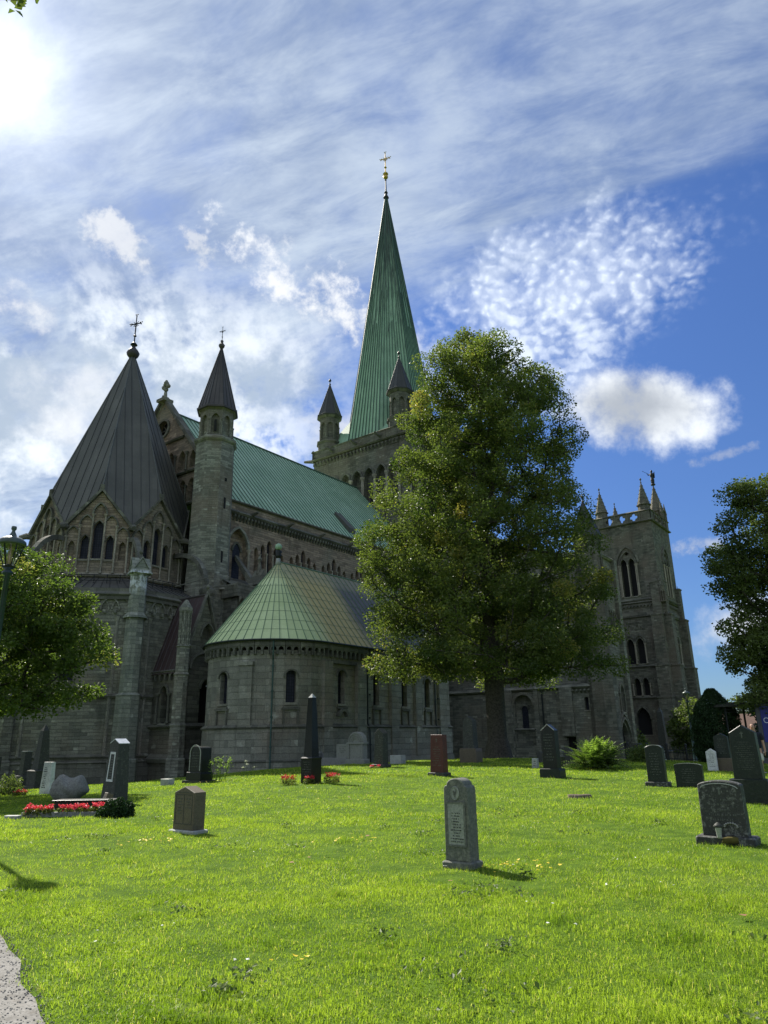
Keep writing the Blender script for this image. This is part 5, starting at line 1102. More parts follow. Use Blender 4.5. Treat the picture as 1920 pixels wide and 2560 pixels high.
# ------------------------------------------------------------------ grass
BEDS = []
def vnoise(x, y, sc_, seed):
    x = x*sc_+seed*17.3; y = y*sc_-seed*9.1; xi, yi = np.floor(x), np.floor(y); fx, fy = x-xi, y-yi; fx = fx*fx*(3-2*fx); fy = fy*fy*(3-2*fy)
    hsh = lambda a, b: np.modf(np.abs(np.sin(a*127.1+b*311.7)*43758.5453))[0]
    return (hsh(xi, yi)*(1-fx)+hsh(xi+1, yi)*fx)*(1-fy)+(hsh(xi, yi+1)*(1-fx)+hsh(xi+1, yi+1)*fx)*fy
def blades(n, d0, d1, hgt, wid, power, seg2, half=.82):
    rg = np.random.default_rng(int(d0*10+3)); u = rg.uniform(0, 1, n); d = d0*(d1/d0)**(u**power); an = rg.uniform(-half, half, n); x = d*np.sin(an); y = d*np.cos(an)
    ex_ = edge_x(y)
    onp = (x < ex_+.03+rg.normal(0, .05, n)) & (x > ex_-3.3-.12*np.maximum(0, y-5)) & (y < 11.1)
    fy = 24.3+(x-11)*.55; onf = (x > 13.6) & (y > fy-.8) & (y < fy+2.2)
    keep = ~(onp | onf); x, y, d = x[keep], y[keep], d[keep]; n = len(x)
    pat = 2*(.35*vnoise(x, y, .45, 1)+.35*vnoise(x, y, 1.6, 2)+.3*vnoise(x, y, 4.2, 3)-.5); fn = vnoise(x, y, 11, 4)
    tuft = np.clip(vnoise(x, y, 2.3, 5)*vnoise(x, y, 6.5, 6)*1.9-.85, 0, 1)*1.9; bare = vnoise(x, y, 3.1, 8)*vnoise(x, y, 9, 9)
    keep = (bare+rg.uniform(-.1, .1, n) > .10) | (rg.random(n) < .35); x, y, d, pat, fn, tuft = x[keep], y[keep], d[keep], pat[keep], fn[keep], tuft[keep]; n = len(x)
    hh = hgt*rg.uniform(.4, 1.1, n)*(.8+.45*pat+.45*fn+tuft); ww = wid*rg.uniform(.6, 1.3, n)
    az_ = rg.uniform(0, 2*PI, n); fa = rg.uniform(0, 2*PI, n); lean = rg.uniform(.15, 1.0, n)
    z = gh(x, y); B = np.c_[x, y, z-.006]; S = np.c_[np.cos(fa), np.sin(fa), np.zeros(n)]*ww[:, None]*.5; Ld = np.c_[np.cos(az_), np.sin(az_), np.zeros(n)]
    T = B+Ld*(hh*lean)[:, None]+np.array([0, 0, 1])*(hh*(1-.5*lean))[:, None]
    tone = np.clip(.45+.62*pat-.35*tuft+.25*(fn-.5)+rg.normal(0, .2, n), 0, .88); tone = np.where(rg.random(n) < .035, .97, tone)
    if seg2:
        Mi = B+Ld*(hh*lean*.32)[:, None]+np.array([0, 0, 1])*(hh*.58)[:, None]
        V = np.stack([B-S, B+S, Mi+S*.8, Mi-S*.8, T], 1).reshape(-1, 3); i = np.arange(n)*5
        Fq = np.stack([i, i+1, i+2, i+3], -1); Ft = np.stack([i+3, i+2, i+4, i+4], -1)
        return V, Fq, Ft, tone
    V = np.stack([B-S, B+S, T], 1).reshape(-1, 3); i = np.arange(n)*3
    return V, None, np.stack([i, i+1, i+2], -1), tone
Vs = []; Fs = []; Ts = []; off_ = 0
for args in ((330000, 2.6, 9.0, .052, .0055, .85, True), (315000, 8.0, 17.0, .056, .0085, .9, False), (280000, 15.0, 30.0, .066, .014, .9, False), (245000, 27.0, 52.0, .075, .026, .9, False)):
    V, Fq, Ft, tn = blades(*args)
    if Fq is not None: Fs.append(Fq[:, [0, 1, 2]]+off_); Fs.append(Fq[:, [0, 2, 3]]+off_); Fs.append(Ft[:, :3]+off_); Ts += [tn, tn, tn]
    else: Fs.append(Ft+off_); Ts.append(tn)
    Vs.append(V); off_ += len(V)
tag(npmesh('grass', np.concatenate(Vs), np.concatenate(Fs), [M['grass']], tone=np.concatenate(Ts)), kind='stuff')
# small flowers and weeds in the lawn
def flowers(name, spots, size, m_, n, sp, hgt, kind=None):
    P = []
    for x, y, k, s_ in spots:
        for _ in range(k): xx, yy = x+rng.normal(0, s_), y+rng.normal(0, s_*.8); P.append((xx, yy, ground_z(xx, yy)+hgt*rng.uniform(.6, 1.2)))
    P = np.array(P); n_ = len(P); V = []; F = []
    for p in P:
        b_ = len(V); r_ = size*rng.uniform(.7, 1.2); V.append(tuple(p+np.array([0, 0, .004])))
        for k in range(6): a = k*PI/3; V.append((p[0]+r_*math.cos(a), p[1]+r_*math.sin(a), p[2]+rng.normal(0, r_*.25)))
        for k in range(6): F.append((b_, b_+1+k, b_+1+(k+1) % 6))
    return tag(npmesh(name, V, F, [M[m_]], tone=rng.uniform(0, 1, len(F))), kind='stuff')
def pxg(px, py):
    """where a sight line through the photo meets the lawn (used once, for measuring)"""
    d = (R2*((px-960)/1775)-U2*((py-1280)/1775)+Fw); t_ = 1.0
    while t_ < 120:
        q = d*t_
        if 1.6+q.z < ground_z(q.x, q.y): return q.x, q.y
        t_ += .03
    return d.x*60, d.y*60
DAND = [(1.35, 10.0, 16, .17), (1.9, 9.95, 14, .16), (-3.9, 13.0, 22, .28), (-4.4, 16.3, 10, .3), (-.65, 12.6, 12, .3), (-.75, 26.0, 26, .7), (-1.6, 28.5, 16, .7), (1.8, 20.3, 8, .3), (2.2, 16.0, 6, .3), (-6.2, 29.5, 14, .7), (-4.5, 31.5, 16, .8), (-.7, 6.2, 4, .1), (4.5, 32, 12, .9), (-.9, 19.9, 10, .5)]
flowers('yellow_wildflowers', DAND, .022, 'petal_yellow', 0, 0, .075)
CLOV = [(rng.uniform(-7, 9), rng.uniform(4.8, 26), 2, .12) for _ in range(52)]
flowers('white_clover', CLOV, .014, 'petal_white', 0, 0, .055)
V = []; F = []
for _ in range(22):     # fallen leaves
    x, y = (rng.uniform(-5, 7), rng.uniform(4.6, 24)); z = ground_z(x, y)+.05; a = rng.uniform(0, 2*PI); s_ = .035; b_ = len(V)
    V += [(x+s_*math.cos(a+k*PI/2)*(1.3 if k % 2 else .8), y+s_*math.sin(a+k*PI/2), z+rng.uniform(0, .02)) for k in range(4)]; F.append((b_, b_+1, b_+2, b_+3))
M['dry'] = simple('dry_leaf', (.28, .14, .06), .8); tag(npmesh('fallen_leaves', V, F, [M['dry']]), kind='stuff')
# broad-leaved weeds and dark tussocks
V = []; F = []; T_ = []
for (x, y, s_) in [(rng.uniform(-6, 7), rng.uniform(4.4, 17), rng.uniform(.05, .12)) for _ in range(38)]+[(.3, 5.9, .16), (.75, 5.3, .18), (-2.0, 7.9, .12), (2.6, 16.2, .3), (3.3, 13.2, .25), (1.2, 8.4, .15), (3.0, 6.3, .14)]:
    P = np.c_[rng.normal(x, s_, 36), rng.normal(y, s_, 36), np.zeros(36)]; P[:, 2] = gh(P[:, 0], P[:, 1])+rng.uniform(.02, .08, 36); v, f = leaves_np(P, .05, .9, .6, .1); F.append(f+len(V)*1 if False else f+sum(len(q) for q in V)); V.append(v); T_.append(rng.uniform(.1, .7, 36))
tag(npmesh('broadleaf_weeds', np.concatenate(V), np.concatenate(F), [M['leaf_l']], tone=np.concatenate(T_)), kind='stuff')
# loose stones along the gravel path
mb = MB()
for _ in range(2600):
    y = rng.uniform(3.6, 8.0); x = edge_x(y)-abs(rng.normal(0, .5))+.07; s_ = rng.uniform(.0025, .008); z = ground_z(x, y)+.012
    mb.ng(x, y, [(s_*.8, z-.004), (s_, z+s_*.4), (s_*.6, z+s_)], 5, rng.uniform(0, 6), 1, rng.uniform(.6, 1))
tag(mb.build('loose_gravel', M['gravel']), kind='stuff')
# ------------------------------------------------------------------ gravestones
# local frame: front faces -Y; the graves face east like the church (GROT turns -Y to east)
GROT = -AZ
def outline(kind, w_, h_):
    a = w_/2
    if kind == 'flat': return [(-a, 0), (a, 0), (a, h_), (-a, h_)]
    if kind == 'gable': return [(-a, 0), (a, 0), (a, h_*.86), (0, h_), (-a, h_*.86)]
    if kind == 'steep': return [(-a, 0), (a, 0), (a, h_*.93), (0, h_), (-a, h_*.93)]
    if kind == 'arch': return [(-a, 0), (a, 0)]+[(a*math.cos(PI*i/12*.92+PI*.04), h_*.9+h_*.1*math.sin(PI*i/12*.92+PI*.04)) for i in range(13)]
    if kind == 'round': return [(-a, 0), (a, 0)]+[(a*math.cos(PI*i/14), h_-a+a*math.sin(PI*i/14)) for i in range(15)]
    if kind == 'shoulder':
        b_ = a*.74; zs = h_-b_-.0; L = [(-a, 0), (a, 0), (a, zs-.03), (a*.97, zs+.02), (a*.88, zs+.045), (b_*1.0, zs+.05)]
        return L+[(b_*math.cos(PI*i/14), zs+.05+(b_-.05)*math.sin(PI*i/14)) for i in range(0, 15)]+[(-a*.88, zs+.045), (-a*.97, zs+.02), (-a, zs-.03)]
def slab(mb, pts, y0, y1, taper=0.0, ch=.012):
    """extruded outline with chamfered front and back edges; taper narrows it towards the top"""
    H_ = max(p[1] for p in pts); n = len(pts); cz = H_/2
    def ring(y, ins):
        out = []
        for i, (x, z) in enumerate(pts):
            a, b_ = pts[i-1], pts[(i+1) % n]; e1 = Vector((x-a[0], z-a[1])); e2 = Vector((b_[0]-x, b_[1]-z))
            nn_ = Vector((0, 0))
            for e in (e1, e2):
                if e.length > 1e-6: e.normalize(); nn_ += Vector((-e.y, e.x))
            if nn_.length > 1e-6: nn_.normalize()
            xx, zz = x+nn_.x*ins, z+nn_.y*ins; k = 1-taper*zz/H_; out.append((xx*k, y*(1-taper*.8*zz/H_), zz))
        return out
    mb.loft([ring(y0, ch), ring(y0+ch, 0), ring(y1-ch, 0), ring(y1, ch)])
def inscription(parent, w_, z0, z1, y, rows, m_='ink', x0=0.0, lh=.5, seed=0, taper=0, H_=1, cross=None):
    """rows of short worn strokes standing in for lettering too small to read"""
    rg = random.Random(seed*13+5); mb = MB(); rh = (z1-z0)/rows
    for r_ in range(rows):
        z = z1-(r_+.5)*rh; ww = w_*rg.uniform(.45, .98); x = -ww/2; big = 1.25 if rg.random() < .25 else 1
        while x < ww/2:
            cw = rh*rg.uniform(.18, .42); k = 1-taper*z/H_; hh = rh*lh*.5*big*rg.uniform(.75, 1); yy = y*(1-taper*.8*z/H_)
            if rg.random() > .16:
                for q in range(rg.choice((1, 2, 2, 3))):
                    sx = x+rg.uniform(0, cw*.7); sw = rh*.09
                    if rg.random() < .65: mb.box((x0+sx)*k, (x0+sx+sw)*k, yy-.0035, yy+.002, z-hh*rg.uniform(.6, 1), z+hh*rg.uniform(.6, 1))
                    else: zz = z+hh*rg.uniform(-.8, .8); mb.box((x0+x)*k, (x0+x+cw*.8)*k, yy-.0035, yy+.002, zz-sw/2, zz+sw/2)
            x += cw*1.15
    if cross:
        cz, cs = cross; k = 1-taper*cz/H_; yy = y*(1-taper*.8*cz/H_); mb.box(-.012*k+x0, .012*k+x0, yy-.004, yy+.002, cz-cs, cz+cs*.6); mb.box(-cs*.42+x0, cs*.42+x0, yy-.0045, yy+.002, cz+.1*cs, cz+.1*cs+.02)
    return mb.build('inscription', M[m_], parent)
def grave(x, y, w_, t_, h_, kind, m_, label, base=None, basem=None, taper=0.0, rows=8, ink='ink_dim', lean=(0, 0), seed=1, rot=0.0, group='gravestones on the lawn', cross=None, name='gravestone', sink=.03, panel_=None):
    root = empty(name, gz3(x, y), GROT+rot, label, 'gravestone', group); root.rotation_euler = (lean[0], lean[1], GROT+rot)
    zb = 0
    if base:
        bw, bt, bh = base; mb = MB(); slab(mb, [(-bw/2, -sink), (bw/2, -sink), (bw/2, bh*.8), (bw/2-.03, bh), (-bw/2+.03, bh), (-bw/2, bh*.8)], -bt/2, bt/2, 0, .02); mb.build('base', M[basem or m_], root); zb = bh-.002
    mb = MB(); pts = [(a, z-(sink*3 if not base and z == 0 else 0)) for a, z in outline(kind, w_, h_-zb)]; slab(mb, pts, -t_/2, t_/2, taper)
    hd_ = mb.build('headstone', M[m_], root); hd_.location = (0, 0, zb)
    H_ = h_-zb
    if panel_:
        pz0, pz1, pw, pm = panel_; mb = MB(); mb.box(-pw/2, pw/2, -t_/2-.004, -t_/2+.01, pz0, pz1); fr_ = .018
        mb.build('inset_panel', M[pm], hd_); mb = MB()
        for (a, b_, c, d) in ((-pw/2-fr_, -pw/2, pz0-fr_, pz1+fr_), (pw/2, pw/2+fr_, pz0-fr_, pz1+fr_), (-pw/2, pw/2, pz1, pz1+fr_), (-pw/2, pw/2, pz0-fr_, pz0)): mb.box(a, b_, -t_/2-.014, -t_/2+.005, c, d)
        mb.build('panel_border', M['g_dark'], hd_)
    if rows:
        o = inscription(hd_, w_*.72, H_*.16, H_*(.80 if not cross else .70), -t_/2-.001 - (.004 if panel_ else 0), rows, ink, 0, .5, seed, taper, H_, cross)
    return root, hd_
M['g_skysheen'] = granite('polished_sky_sheen', (.5, .52, .54), (.6, .62, .64), 60, .15)  # pale base colour paints the sky's reflection on the monument's polished slopes
M['g_tomb'] = granite('grey_tomb_stone', (.17, .175, .155), (.26, .265, .24), 50, .8, .4)
# nearest, with medallion and shoulders
r_, hd_ = grave(.96, 10.30, .38, .235, 1.10, 'shoulder', 'g_grey', 'tall weathered grey stone with rounded shouldered top and oval medallion, nearest in the middle', (.46, .31, .085), 'g_grey', 0.02, 0)
mb = MB(); mb.box(-.125, .125, -.128, -.10, .20, .70); mb.build('inset_panel', M['g_panel'], hd_)
mb = MB()
for a, b_, c, d in ((-.15, -.125, .175, .725), (.125, .15, .175, .725), (-.125, .125, .70, .725), (-.125, .125, .175, .20)): mb.box(a, b_, -.135, -.09, c, d)
mb.build('panel_border', M['g_grey'], hd_)
inscription(hd_, .215, .22, .60, -.1295, 11, 'ink_dark', 0, .55, 3)
mb = MB(); mb.loft([[(.058*math.cos(2*PI*i/20)*k, -.1175-d, .83+.078*math.sin(2*PI*i/20)*k) for i in range(20)] for k, d in ((1.12, 0), (1.12, .01), (1, .014), (.94, .006))]); mb.build('medallion', M['g_panel'], hd_)
mb = MB()
for a_, z_, s_ in ((-.02, .85, .014), (.015, .84, .016), (.0, .80, .02), (-.015, .815, .012), (.02, .87, .01), (.0, .83, .02)): mb.box(a_-s_*.35, a_+s_*.35, -.134, -.12, z_-s_, z_+s_)
mb.build('medallion_relief', M['g_grey'], hd_)
# brown gabled stone near left
r_, hd_ = grave(-3.72, 14.30, .58, .27, .80, 'gable', 'g_brown', 'brown-grey gabled stone with two framed panels, near left on the lawn', (.72, .36, .05), 'g_pale', 0, 0)
inscription(hd_, .20, .26, .56, -.136, 6, 'ink_dim', -.115, .5, 5); inscription(hd_, .20, .36, .56, -.136, 4, 'ink_dim', .115, .5, 6)
mb = MB()
for a in (-.235, 0, .235): mb.box(a-.006, a+.006, -.139, -.13, .10, .60)
for z in (.10, .60, .64): mb.box(-.235, .235, -.139, -.13, z, z+.01)
mb.build('panel_border', M['g_dark'], hd_)
# tall tapering monument with framed picture strip
root, hd_ = grave(-7.62, 21.15, .64, .46, 1.66, 'steep', 'g_dark', 'tall dark tapering monument with sky sheen painted on its sloping top, white framed strip', None, None, .36, 0, lean=(0, .03))
mb = MB(); k = .64
for s_ in (-1, 1):
    pts = [(0, 1.665), (s_*.215, 1.548)]; mb.loft([[(x*1.02, y, z+q) for x, z in pts for q in ((0, .018) if x == 0 else (.018, 0))] for y in (-.175, .175)])
mb.build('sky_sheen_top', M['g_skysheen'], hd_)
mb = MB()
def fpt(x, z, d): t_ = z/1.66; return (x*(1-.36*t_), -.23*(1-.288*t_)-d, z)
for xa, xb, za, zb_ in ((-.17, -.12, .55, 1.33), (.12, .17, .55, 1.33), (-.12, .12, 1.27, 1.33), (-.12, .12, .55, .61)):
    mb.add([fpt(xa, za, .012), fpt(xb, za, .012), fpt(xb, zb_, .012), fpt(xa, zb_, .012), fpt(xa, za, -.01), fpt(xb, za, -.01), fpt(xb, zb_, -.01), fpt(xa, zb_, -.01)], [(0, 1, 2, 3), (0, 4, 5, 1), (1, 5, 6, 2), (2, 6, 7, 3), (3, 7, 4, 0)])
mb.build('white_frame', M['g_white'], hd_)
mb = MB(); mb.add([fpt(-.12, .61, .003), fpt(.12, .61, .003), fpt(.12, 1.27, .003), fpt(-.12, 1.27, .003)], [(0, 1, 2, 3)])
for k in range(9): z = .64+k*.068; mb.add([fpt(-.08, z, .006), fpt(.08, z, .006), fpt(.08, z+.016, .006), fpt(-.08, z+.016, .006)], [(0, 1, 2, 3)]); mb.mi[-1] = 1
mb.build('inlaid_strip', [M['g_black'], M['ink_dim']], hd_)
grave(-7.35, 19.75, .27, .16, .34, 'flat', 'g_brown', 'small leaning plaque stone at the foot of the tapering monument', None, None, 0, 5, 'ink_dim', (-.30, 0), 7, -.3, name='grave_marker')
# grave bed with ledger slab and red flowers
bed = empty('grave_bed', gz3(-7.45, 18.15), -.02, 'raised grave bed with grey kerb and dark ledger slab by the tapering monument', 'grave bed')
mb = MB()
for a, b_, c, d in ((-1.05, 1.05, -.45, -.33), (-1.05, 1.05, .45, .57), (-1.05, -.93, -.33, .45), (.93, 1.05, -.33, .45)): mb.box(a, b_, c, d, -.05, .09)
mb.build('kerb', M['kerb'], bed, bevel=.01); mb = MB(); mb.box(-.93, .93, -.33, .45, -.04, .05); mb.build('earth', M['soil'], bed)
mb = MB(); mb.box(-.55, .85, .10, .50, .10, .27); mb.box(-.60, .90, .06, .54, .27, .31); mb.build('ledger_slab', M['g_green'], bed, bevel=.01)
def posy(x, y, rx, ry, hgt, n, m_, label, leaf=1500, group=None, dz=0, rot=0, ps=.045):
    hgt *= .85; root = empty('flower_bed' if rx > .25 else 'flower_clump', gz3(x, y, dz), rot, label, 'flowers', group)
    P = np.c_[rng.uniform(-1, 1, leaf)*rx, rng.uniform(-1, 1, leaf)*ry, rng.uniform(.02, .75, leaf)*hgt]; V, F = leaves_np(P, ps*1.1); npmesh('foliage', V, F, [M['leaf']], root, tone=rng.uniform(0, 1, leaf))
    c = np.c_[rng.uniform(-1, 1, n)*rx, rng.uniform(-1, 1, n)*ry]; ok = ((c[:, 0]/rx)**2+(c[:, 1]/ry)**2 < 1.1) if rx < .4 else np.ones(n, bool); c = c[ok]; n = len(c)
    C3 = np.repeat(np.c_[c, hgt*(.75+.35*rng.random(n))], 9, 0); C3 += rng.normal(0, ps*.45, C3.shape); V, F = leaves_np(C3, ps, .5, .9); npmesh('blossoms', V, F, [M[m_]], root, tone=rng.uniform(0, 1, len(F)))
posy(-8.12, 17.78, .34, .10, .22, 40, 'petal_pink', 'left clump of pink-red begonias along the grave bed kerb', 600, 'begonias along the grave bed', .04)
posy(-7.33, 17.80, .36, .10, .22, 42, 'petal_pink', 'middle clump of pink-red begonias along the grave bed kerb', 600, 'begonias along the grave bed', .04)
posy(-6.68, 17.85, .27, .10, .25, 32, 'petal_pink', 'right clump of pink-red begonias along the grave bed kerb', 500, 'begonias along the grave bed', .04)
grave(-8.55, 17.45, .34, .16, .07, 'flat', 'g_pale', 'low pale stone at the left end of the grave bed', None, None, 0, 0, rot=.5, group=None, name='edging_stone')
# boulder
bm = bmesh.new(); bmesh.ops.create_icosphere(bm, subdivisions=4, radius=1)
for v in bm.verts:
    p = v.co; q = p.copy(); n1 = math.sin(p.x*3.1+1)*math.cos(p.y*2.7)+.5*math.sin(p.z*5+p.x*3); k = 1+.06*n1+.03*math.sin(p.x*9+p.z*7)
    q = p*k; q.x *= .58; q.y *= .42; q.z = q.z*.40; q.z += .12*math.exp(-((p.x-.62)/.35)**2)*max(0, p.z)+.09*math.exp(-((p.x+.55)/.3)**2)*max(0, p.z)-.10*math.exp(-((p.x-.1)/.3)**2)*max(0, p.z); q.x *= (1 if p.z > 0 else 1+.42*p.z*(1 if p.x > 0 else .45)); v.co = q
me = bpy.data.meshes.new('boulder'); bm.to_mesh(me); bm.free(); me.polygons.foreach_set('use_smooth', [True]*len(me.polygons)); me.materials.append(M['g_pale']); bo = bpy.data.objects.new('boulder', me); C.objects.link(bo)
M['g_boulder'] = granite('grey_boulder', (.15, .15, .135), (.24, .24, .215), 25, .85, .3, .2); me.materials[0] = M['g_boulder']
bo.location = gz3(-9.5, 22.6, .31); bo.rotation_euler = (0, .05, .1); tag(bo, 'rounded grey boulder with a saddle-shaped top beside the white slab', 'boulder')
# white rough slab with running inscription
r_, hd_ = grave(-12.75, 28.3, .50, .22, 1.12, 'flat', 'g_white', 'rough white marble slab with dark carved letters, left of the boulder', None, None, .22, 0, lean=(0, .02), rot=.25)
inscription(hd_, .22, .2, .95, -.112, 12, 'ink_dark', -.08, .6, 9, .22, 1.12)
# obelisks and pillars
def obelisk(x, y, bw, bh, w0, w1, h_, m_, label, tip=.25, steps=1, rot=0.0, cap=None, rows=6, ink='ink_dim', group='obelisks among the graves'):
    root = empty('obelisk', gz3(x, y), GROT+rot, label, 'obelisk', group); mb = MB()
    mb.box(-bw/2, bw/2, -bw/2, bw/2, -.1, bh*.9); mb.loft([[(sx*bw/2*k, sy*bw/2*k, z) for sx, sy in ((-1, -1), (1, -1), (1, 1), (-1, 1))] for k, z in ((1.04, bh*.9), (1.06, bh*.95), (.9, bh))])
    if steps: mb.box(-bw*.62, bw*.62, -bw*.62, bw*.62, -.1, .14)
    b_ = mb.build('base', M[m_], root)
    mb = MB(); mb.loft([[(sx*k/2, sy*k/2, z) for sx, sy in ((-1, -1), (1, -1), (1, 1), (-1, 1))] for k, z in ((w0, bh), (w1, h_-tip))]); sh = mb.build('shaft', M[m_], root)
    mb = MB(); mb.loft([[(sx*k/2, sy*k/2, z) for sx, sy in ((-1, -1), (1, -1), (1, 1), (-1, 1))] for k, z in ((w1, h_-tip), (.012, h_))]); mb.build('tip', M[cap or m_], root)
    if rows: inscription(b_, bw*.8, bh*.2, bh*.85, -bw/2-.002, rows, ink, 0, .5, int(x*10) % 50+60)
    return root
obelisk(-2.7, 26.45, .50, .86, .38, .205, 3.02, 'g_black', 'slender polished black obelisk with red flowers at its foot', .14, 0, cap='g_pale', rows=7)
obelisk(-16.4, 35.5, .80, .85, .56, .30, 2.9, 'g_dark', 'broad dark obelisk at far left behind the white slab', .3, 1, rows=0)
posy(-3.42, 26.05, .26, .2, .32, 34, 'petal_red', 'left red flower clump at the foot of the black obelisk', 400, 'red flowers by the black obelisk')
posy(-2.72, 26.0, .2, .12, .27, 20, 'petal_red', 'middle red flower clump before the black obelisk', 260, 'red flowers by the black obelisk')
posy(-1.95, 26.1, .26, .2, .32, 30, 'petal_red', 'right red flower clump at the foot of the black obelisk', 400, 'red flowers by the black obelisk')
grave(-19.0, 39.4, .42, .42, 1.8, 'flat', 'g_dark', 'squat square pillar with a pale top near the left edge', (.72, .72, .62), None, .12, 0, name='pillar_stone')
mb = MB(); mb.box(-.2, .2, -.2, .2, 1.8, 1.83); mb.build('pale_top', M['g_pale'], bpy.data.objects['pillar_stone'])
grave(-19.35, 36.9, .85, .3, 1.5, 'flat', 'g_dark', 'tall grey slab cut by the left edge of the frame', None, None, .05, 0)
posy(-13.4, 27.6, .22, .2, .2, 18, 'petal_red', 'small orange-red flowers before the white slab', 500)
bush('rose_bush', -14.3, 28.6, .55, .75, 1300, 'leaf_dark', .06, 'sparse thorny bush between the white slab and the pillar')
# black twin-arched monument
r_, hd_ = grave(-7.75, 31.0, .80, .52, 1.42, 'arch', 'g_black', 'black polished monument with arched faces on a stepped base before the chapel', (.92, .66, .42), None, .04, 6, seed=21)
mb = MB(); mb.box(-.56, .56, -.42, .42, -.1, .1); mb.build('plinth', M['g_dark'], r_)
mb = MB(); fr = Fr((0, -.262, 0), (1, 0), (0, -1)); mould(mb, fr, archpath(0, .62, .72, .5, 10), .035, .02); mb.box(-.345, -.31, -.28, -.26, .05, .72); mb.box(.31, .345, -.28, -.26, .05, .72); mb.build('arch_border', M['g_pale'], hd_)
mb = MB(); slab(mb, outline('arch', .84, 1.03), -.275, -.235, .04, .01); 
grave(-8.75, 30.0, .50, .30, .24, 'flat', 'g_pale', 'low pale block in front of the black arched monument', None, None, 0, 0, name='grave_marker')
# by the apse
r_, hd_ = grave(-1.6, 39.6, 1.05, .34, 1.62, 'round', 'g_tomb', 'pale round-topped tomb with arched relief and low wings by the apse', (1.25, .5, .25), None, 0, 0, name='wall_tomb')
mb = MB(); fr = Fr((0, -.175, 0), (1, 0), (0, -1))
for k in (.86, .62, .40): mould(mb, fr, archpath(0, k, .84, .5, 10), .05, .03)
fbox(mb, fr, -.6, .6, .76, .84, -.34, .06); fbox(mb, fr, -.5, -.42, 0, .76, 0, .05); fbox(mb, fr, .42, .5, 0, .76, 0, .05); mb.build('tomb_moulding', M['g_tomb'], hd_)
mb = MB(); mb.box(-1.35, -.55, -.14, .14, -.1, 1.0); mb.build('side_tablet', M['g_tomb'], r_); inscription(bpy.data.objects['side_tablet'], .55, .55, .92, -.142, 4, 'ink_dim', -.95, .5, 31)
mb = MB(); mb.box(-2.9, -.55, -.2, .2, -.1, .30); mb.box(-2.95, -2.6, -.24, .24, -.1, .55); mb.loft([[(-2.6-.9*t_, s_*.12, .62*(1-t_)**2+.04) for s_ in (-1, 1)]+[(-2.6-.9*t_, s_*.12, -.1) for s_ in (1, -1)] for t_ in (0, .25, .5, .75, 1)]); mb.build('low_wall', M['kerb'], r_)
r_, hd_ = grave(-.32, 34.3, .52, .42, 1.72, 'gable', 'g_dark', 'dark mossy stone with a carved cross and pale flowers, right of the round-topped tomb', (.72, .58, .16), None, .12, 9, seed=33, cross=(1.22, .09), lean=(0, .02))
posy(-.55, 33.95, .28, .14, .14, 14, 'petal_pink', 'pink and white flowers before the dark mossy stone', 260)
grave(.5, 38.2, .7, .4, .42, 'flat', 'g_pale', 'low pale block behind the dark mossy stone', None, None, 0, 0, name='grave_marker')
grave(3.0, 44.2, .62, .2, 1.35, 'flat', 'g_white', 'blotched white slab standing before the wall left of the red stone', (.7, .3, .1), 'g_pale', .0, 0, cross=None)
grave(1.85, 27.35, .56, .34, 1.42, 'flat', 'g_red', 'dark red granite stone with flat top and a small cross', (.70, .5, .12), 'g_dark', .10, 9, seed=41, cross=(1.12, .08), lean=(0, .015))
grave(3.95, 35.7, .60, .45, 2.12, 'gable', 'g_dark', 'tall grey-green tapering stone on a rough block, left of the maple trunk', (.92, .62, .64), 'g_brown', .16, 12, seed=45, cross=(1.28, .09))
r_, hd_ = grave(5.62, 25.85, .52, .34, 1.74, 'gable', 'g_black', 'tall black stone with a pale gabled edge, right of the maple trunk', (.74, .52, .30), 'g_green', .08, 10, seed=49)
mb = MB(); mould(mb, Fr((0, -.16, 0), (1, 0), (0, -1)), [(-.245, 1.235), (0, 1.438), (.245, 1.235)], .018, .02); mb.build('gable_edge', M['g_pale'], hd_)
grave(6.0, 30.7, .24, .2, .38, 'flat', 'g_pale', 'tiny pale block stone left of the tall black gabled stone', None, None, .1, 3, 'ink_dark', seed=51, name='grave_marker')
grave(7.05, 34.7, .30, .18, .5, 'round', 'g_dark', 'small dark round stone half hidden behind the tall black stone', None, None, 0, 0)
mb = MB(); mb.ng(0, 0, [(.16, -.1), (.15, .34), (.19, .36), (.09, .4), (.13, .48), (.15, .56), (.11, .63), (.02, .67)], 10); root = mb.build('urn_stone', M['g_grey'], None, True); root.location = gz3(7.2, 31.3); tag(root, 'short grey post with a ball top right of the tall black stone', 'gravestone', 'gravestones on the lawn')
grave(7.75, 32.6, .66, .2, .70, 'round', 'g_dark', 'low round-topped grey stone beside the fern', None, None, 0, 0)
r_, hd_ = grave(7.95, 22.4, .52, .22, 1.16, 'arch', 'g_green', 'green-black arched stone with a pale rim and letter rows, middle of the right side', (.68, .34, .13), 'g_speck', .03, 9, seed=57)
mb = MB(); mould(mb, Fr((0, -.105, 0), (1, 0), (0, -1)), [(a*.98, z) for a, z in outline('arch', .52, 1.03)[2:][::-1]], .010, .02); mb.build('pale_rim', M['g_pale'], hd_)
r_, hd_ = grave(8.62, 21.7, .74, .18, .64, 'arch', 'g_green', 'low wide green-black stone with a curved top', None, None, -.04, 7, seed=59)
mb = MB(); mould(mb, Fr((0, -.085, 0), (1, 0), (0, -1)), [(a*1.03, z) for a, z in outline('arch', .74, .64)[2:][::-1]], .010, .02); mb.build('pale_rim', M['g_pale'], hd_)
